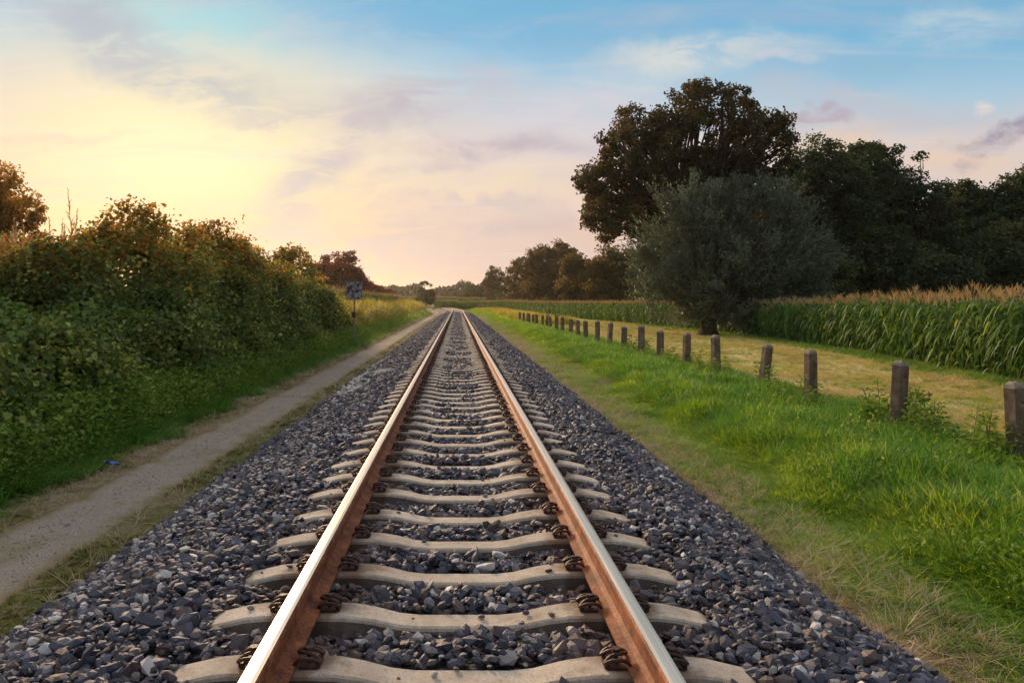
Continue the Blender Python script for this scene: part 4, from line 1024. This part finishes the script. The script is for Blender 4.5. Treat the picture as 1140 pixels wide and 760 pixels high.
# dry straw beside the ballast and footpath
def straw(o0, o1, s0, s1, dens, hh=.07):
    n = int((o1 - o0) * (s1 - s0) * dens); o = rng.uniform(o0, o1, n); s = rng.uniform(s0, s1, n)
    k = rng.uniform(0, 1, n) < .25 + .75 * clump(o, s, 2.1); o, s = o[k], s[k]
    return gpos(o, s, -.004), hh * rng.uniform(.5, 1.5, len(o))
pr = protos('straw', nb=12, rad=.14, wd=.022, bend=1.6, spread=1.2)
for (o0, o1, lab) in ((2.3, 3.6, 'dry brown grass strip along the right foot of the ballast'), (-4.35, -3.75, 'dry grass edging the left side of the footpath'), (-2.95, -2.6, 'thin dry grass between ballast and footpath')):
    A = [straw(o0, min(o1, 3.05) if o0 > 0 else o1, 3.2, 16, 420 if o0 > 0 else 90), straw(o0, o1, 16, 45, 110 if o0 > 0 else 50, .09), straw(o0, o1, 45, 110, 30, .12)]
    P = np.concatenate([a[0] for a in A]); h = np.concatenate([a[1] for a in A]); n = len(P)
    scatter('dry_grass', P, zrot(n, .25), np.stack([h * 2.2, h * 2.2, h], 1), pr, label=lab)
# moss / short green on both sides of the path
n = 5000; o = np.concatenate([rng.uniform(-2.95, -2.55, n // 2), rng.uniform(-4.4, -3.85, n // 2)]); s = 3 + 40 * rng.uniform(0, 1, n) ** 1.5
k = clump(o, s, 1.7) > .45; o, s = o[k], s[k]; n = len(o)
scatter('short_grass', gpos(o, s, 0), zrot(n, .2), np.stack([np.full(n, .13), np.full(n, .13), rng.uniform(.015, .05, n)], 1), protos('moss', 3, rad=.2, wd=.05, bend=.6), label='short grass along the footpath edges')
# left verge
def weed_mesh(seed, H=.5, nl=34, ll=.10, mat='weed', stem_m='stem', width=.42):
    r = np.random.default_rng(seed)
    ax = np.array([0, 0, 0.]); P = spline(np.array([(0, 0, 0), (r.normal(0, .03), r.normal(0, .03), H * .5), (r.normal(0, .07), r.normal(0, .07), H)]), 4)
    parts = [(*tube(P, np.linspace(.007, .003, len(P)), 4), 0)]; rn = []
    C, Nn, Tt, Ls = [], [], [], []
    for i in range(nl):
        q = (i + r.uniform()) / nl; p = P[int(q * (len(P) - 1))]; a = i * 2.4 + r.normal(0, .3)
        L = ll * (1.15 - .7 * q) * r.uniform(.7, 1.3); d = np.array([math.cos(a), math.sin(a), r.uniform(-.1, .7)])
        C.append(p + d * L * r.uniform(.55, 1.4)); Tt.append(d); Nn.append(np.array([0, 0, 1]) + r.normal(0, .4, 3)); Ls.append(L)
    return parts[0], np.array(C), np.array(Nn), np.array(Tt), np.array(Ls)
def weed_protos(n=5, mat='weed', **kw):
    out = []
    for k in range(n):
        st, C, Nn, Tt, Ls = weed_mesh(300 + k, **kw)
        sm = mesh_np('stem', st[0], st[1], st[2], mats=[M['stem']])
        lm = leaves_mesh('leaves', C, Nn, Ls, M[mat], kw.get('width', .42), .12, True, Tt)
        out.append((sm, lm))
    return out
WPR = weed_protos(6, nl=80, ll=.085, width=.36)
def joined_weed(sm, lm):
    bm = bmesh.new(); bm.from_mesh(lm); me = bpy.data.meshes.new('weed'); bm.to_mesh(me); bm.free()
    return lm
low = [proto('weed_source', leaves_mesh('ground_weed', *(lambda C: (C, rng.normal(0, .5, (len(C), 3)) + (0, 0, 1.0), rng.uniform(.022, .058, len(C))))(rng.normal(0, .14, (130, 3)) * (1, 1, .8) + (0, 0, .19)), M['weed'], .5, .12, True)) for _ in range(5)]
def lverge(s0, s1, dens):
    n = int((s1 - s0) * 2.4 * dens); o = rng.uniform(-6.2, -3.95, n); s = rng.uniform(s0, s1, n)
    k = rng.uniform(0, 1, n) < sst(-o + .5 * (clump(o, s, 1.4) - .5), 4.05, 4.6); return o[k], s[k]
A = [lverge(5, 16, 150), lverge(16, 42, 70), lverge(42, 70, 20)]; o, s = [np.concatenate([a[i] for a in A]) for i in range(2)]
n = len(o); hs = (.35 + 1.15 * sst(-o, 4.3, 5.3)) * rng.uniform(.6, 1.3, n)
scatter('ground_weeds', gpos(o, s, -.03), zrot(n, .15), hs, low, label='leafy weeds between the footpath and the hedge')
A = [lverge(5, 18, 330), lverge(18, 45, 150), lverge(45, 130, 34)]; o, s = [np.concatenate([a[i] for a in A]) for i in range(2)]
n = len(o); h = (.12 + .30 * sst(-o, 4.2, 5.4)) * rng.uniform(.6, 1.4, n) * (1 + .5 * sst(s, 40, 90))
far_l = s > 38
for mk, pr, lab in ((~far_l, gp_d, 'dark grass at the foot of the hedge'), (far_l, gp_g, 'bright grass strip beyond the sign left of the footpath')):
    scatter('verge_grass', gpos(o, s, -.01)[mk], zrot(mk.sum(), .12), np.stack([.2 + h, .2 + h, h * 1.2], 1)[mk], pr, label=lab)
# weeds by the fence: plants of their own
for i in range(105):
    px_, y_ = POST_Y[0 if i < 12 else (1 if i < 24 else int(rng.integers(0, 9)))]
    y = y_ + float(rng.uniform(-1.0, 1.1)); x = px_ + float(rng.uniform(-.45, .35)); H = float(rng.uniform(.7, 1.55))
    sm, lm = WPR[int(rng.integers(6))]
    p = obj('weed_plant', sm, None, label='leafy green weed growing along the row of concrete fence posts', category='weed', group='weeds along the fence posts')
    p.location = (x, y, float(gz(x, y)) - .02); p.rotation_euler = (float(rng.normal(0, .12)), float(rng.normal(0, .12)), float(rng.uniform(0, 6.28))); p.scale = (H * .95, H * .95, H)
    obj('leaves', lm, p)
# mown strip stubble
n = 46000; yq = 6 + 80 * rng.uniform(0, 1, n) ** 1.6; x1 = np.interp(yq, EYR, EXR); xq = 6.2 + rng.uniform(0, 1, n) * (x1 - 6.0)
kk = rng.uniform(0, 1, n) < .25 + .75 * clump(xq, yq * .3, 1.4); xq, yq = xq[kk], yq[kk]; n = len(xq)
h = rng.uniform(.03, .09, n)
scatter('hay_stubble', np.stack([xq, yq, gz(xq, yq) + .008], 1), zrot(n, .3), np.stack([.22 + 0 * h, .22 + 0 * h, h], 1), protos('hayblade', rad=.25, wd=.035, bend=1.6, spread=1.0), label='mown hay and stubble on the strip beside the corn')
n = 5000; yq = 8 + 60 * rng.uniform(0, 1, n) ** 1.4; x1 = np.interp(yq, EYR, EXR); xq = x1 + rng.normal(-.5, .35, n)
scatter('field_edge_grass', np.stack([xq, yq, gz(xq, yq)], 1), zrot(n, .2), np.stack([.3 + 0 * xq, .3 + 0 * xq, rng.uniform(.08, .22, n)], 1), gp_d, label='grass along the foot of the corn')
# tall meadow weeds beyond the sign and the far right verge
mp_ = protos('meadow', nb=24, rad=.3, wd=.035, bend=.5)
n = 6500; s = 41 + 100 * rng.uniform(0, 1, n) ** 1.2; o = rng.uniform(-8.6, -5.2, n) - rng.uniform(0, .4, n)
h = rng.uniform(1.1, 2.1, n) * (.45 + .55 * sst(-o, 5.2, 6.4)) * (.7 + .5 * clump(o, s, .9))
scatter('meadow_weeds', gpos(o, s), zrot(n, .1), np.stack([h * .9, h * .9, h], 1), mp_, label='tall yellowish meadow weeds left of the track beyond the sign')
n = 2600; s = 66 + 100 * rng.uniform(0, 1, n); o = rng.uniform(4.6, 10, n); h = rng.uniform(.5, 1.0, n)
scatter('meadow_weeds', gpos(o, s), zrot(n, .1), np.stack([h, h, h], 1), mp_, label='tall dry weeds at the far end of the fence')
def umbel(seed):
    r = np.random.default_rng(seed); parts = [(*tube([(0, 0, 0), (.02, 0, .6), (0, 0, 1.1)], [.008, .006, .004], 4), 0)]
    for _ in range(12):
        a = r.uniform(0, 6.28); q = .11 * math.sqrt(r.uniform()); e = np.array([q * math.cos(a), q * math.sin(a), 1.2 + r.normal(0, .012)])
        parts.append((*tube([(0, 0, 1.08), e], [.003, .002], 3, False), 0)); bx_ = tube([e, e + (0, 0, .016)], .026, 6); parts.append((*bx_, 1))
    j = join(parts); return mesh_np('umbel', j[0], j[1], j[2], mats=[M['stem'], M['umbel']], midx=j[3])
n = 60; s = 42 + 36 * rng.uniform(0, 1, n); o = rng.uniform(-6.6, -5.2, n)
scatter('umbel_flowers', gpos(o, s), zrot(n, .1), rng.uniform(.8, 1.2, n), [proto('umbel_source', umbel(k)) for k in range(3)], label='white umbel flowers among the meadow weeds')
# plume reeds behind the hedge at the left edge
def reed(seed, cnt=5):
    r = np.random.default_rng(seed); pr_, rn = [], []
    for _ in range(cnt):
        b = np.array([r.normal(0, .12), r.normal(0, .12), 0]); h = r.uniform(.8, 1.05); tp = b + (r.normal(0, .08), r.normal(0, .08), h)
        pr_.append((*tube([b, (b + tp) / 2, tp], [.004, .003, .002], 3), 0)); rn += [.4] * 9
        for i in range(34):
            q = .72 + .3 * i / 34; p = b + (tp - b) * q; d = np.array([r.normal(), r.normal(), 1.4]); d /= np.linalg.norm(d); L = .075 * (1.15 - i / 34)
            nn = np.cross(d, (r.normal(), r.normal(), .1)); nn /= np.linalg.norm(nn) + 1e-6
            pr_.append((np.array([p - nn * .004, p + nn * .004, p + d * L]), [(0, 1, 2)], None, 0)); rn += [r.uniform()] * 3
        for i in range(4):
            a = r.uniform(0, 6.28); z0 = r.uniform(.1, .55); dr = np.array([math.cos(a), math.sin(a), 0]); t = np.linspace(0, 1, 4)
            v = ribbon(b + np.array([0, 0, z0]) + dr * (.28 * t)[:, None] + np.array([0, 0, 1]) * (.3 * t - .22 * t * t)[:, None], .012 * (1 - t * .9), np.array([-dr[1], dr[0], 0])); pr_.append((*v, 0)); rn += [r.uniform()] * len(v[0])
    j = join(pr_); return mesh_np('reed', j[0], j[1], j[2], mats=[M['reed']], attrs={'rnd': rn})
RD = [reed(k) for k in range(4)]
n = 120; y = rng.uniform(15.5, 19, n); x = rng.uniform(-.62, -.505, n) * y
scatter('plume_reeds', np.stack([x, y, gz(x, y) - .2], 1), zrot(n, .05), rng.uniform(2.7, 3.5, n)[:, None] * np.array([[.8, .8, 1]]), [proto('reed_source', m) for m in RD], label='pale dry plume reeds behind the left end of the hedge')
rd = obj('tall_reed', reed(9, 2), None, label='single tall feathery reed standing above the hedge top', category='reed'); rd.location = (T_(84, 18), 18.0, -.9); rd.scale = (3.2, 3.2, 4.7)

# ------------------------------------------------------------------ small things
# seed-head flower in the left verge
fo = np.array([T_(41, 9.3), 9.3]); fz = float(gz(fo[0], fo[1]))
fl = obj('seedhead_flower', None, None, label='single pale round seed head on a stalk in the left verge', category='flower'); fl.location = (fo[0], fo[1], fz)
tb = tube([(0, 0, 0), (.01, .0, .25), (0, 0, .50)], [.004, .0035, .003], 5); obj('stalk', mesh_np('stalk', *tb[:2], quads=tb[2], mats=[M['stem']]), fl)
dd = unit(rng.normal(size=(260, 3))); M['fluff'] = mat_plain('seed_fluff', (212, 204, 190), (238, 232, 220), .9)
pr = [(np.array([(0, 0, .51) + q * .006, (0, 0, .51) + q * .036 + (.004, 0, 0), (0, 0, .51) + q * .036 - (.004, 0, .004)]), [(0, 1, 2)], None, 0) for q in dd]
j = join(pr); obj('seed_head', mesh_np('seed_head', j[0], j[1], None, mats=[M['fluff']]), fl)
# blue scrap of plastic
M['blue'] = mat_plain('blue_plastic', (40, 96, 190), (70, 130, 220), .35, 10, .5)
n1 = 9; gx, gy = np.meshgrid(np.linspace(-.5, .5, n1), np.linspace(-.5, .5, n1)); hz = .25 * np.sin(gx * 9 + gy * 4) + .18 * np.sin(gy * 11 - gx * 3)
V = np.stack([gx * .16, gy * .09, hz * .06 + .03], -1).reshape(-1, 3); V2 = V - (0, 0, .003); i = np.arange(n1 - 1)[:, None] * n1 + np.arange(n1 - 1)[None]
Q = np.stack([i, i + 1, i + 1 + n1, i + n1], -1).reshape(-1, 4); Q2 = np.stack([i, i + n1, i + 1 + n1, i + 1], -1).reshape(-1, 4) + n1 * n1
sb = obj('plastic_scrap', mesh_np('plastic_scrap', np.concatenate([V, V2]), quads=np.concatenate([Q, Q2]), mats=[M['blue']], smooth=True), None, label='crumpled blue plastic scrap in the grass left of the footpath', category='litter')
sb.location = (T_(124, 9.2), 9.2, float(gz(T_(124, 9.2), 9.2)) + .06); sb.rotation_euler = (0, .2, .4)

# ------------------------------------------------------------------ evening haze, added to veil the distance and give a golden glow
hm = bpy.data.materials.new('evening_haze'); hm.use_nodes = True; t = NT(hm.node_tree)
vol = t.n('ShaderNodeVolumePrincipled', ins={'Color': (1, .90, .78, 1), 'Density': HAZE, 'Anisotropy': .76})
t.n('ShaderNodeOutputMaterial', ins={1: vol.outputs[0]})
hb = boxm(0, 620, 11, 3000, 1760, 29)
if HAZE > 0:
    ho = obj('haze', mesh_np('haze', hb[0], None, hb[2], mats=[hm]), None, kind='stuff', label='thin evening haze added for a golden glow')
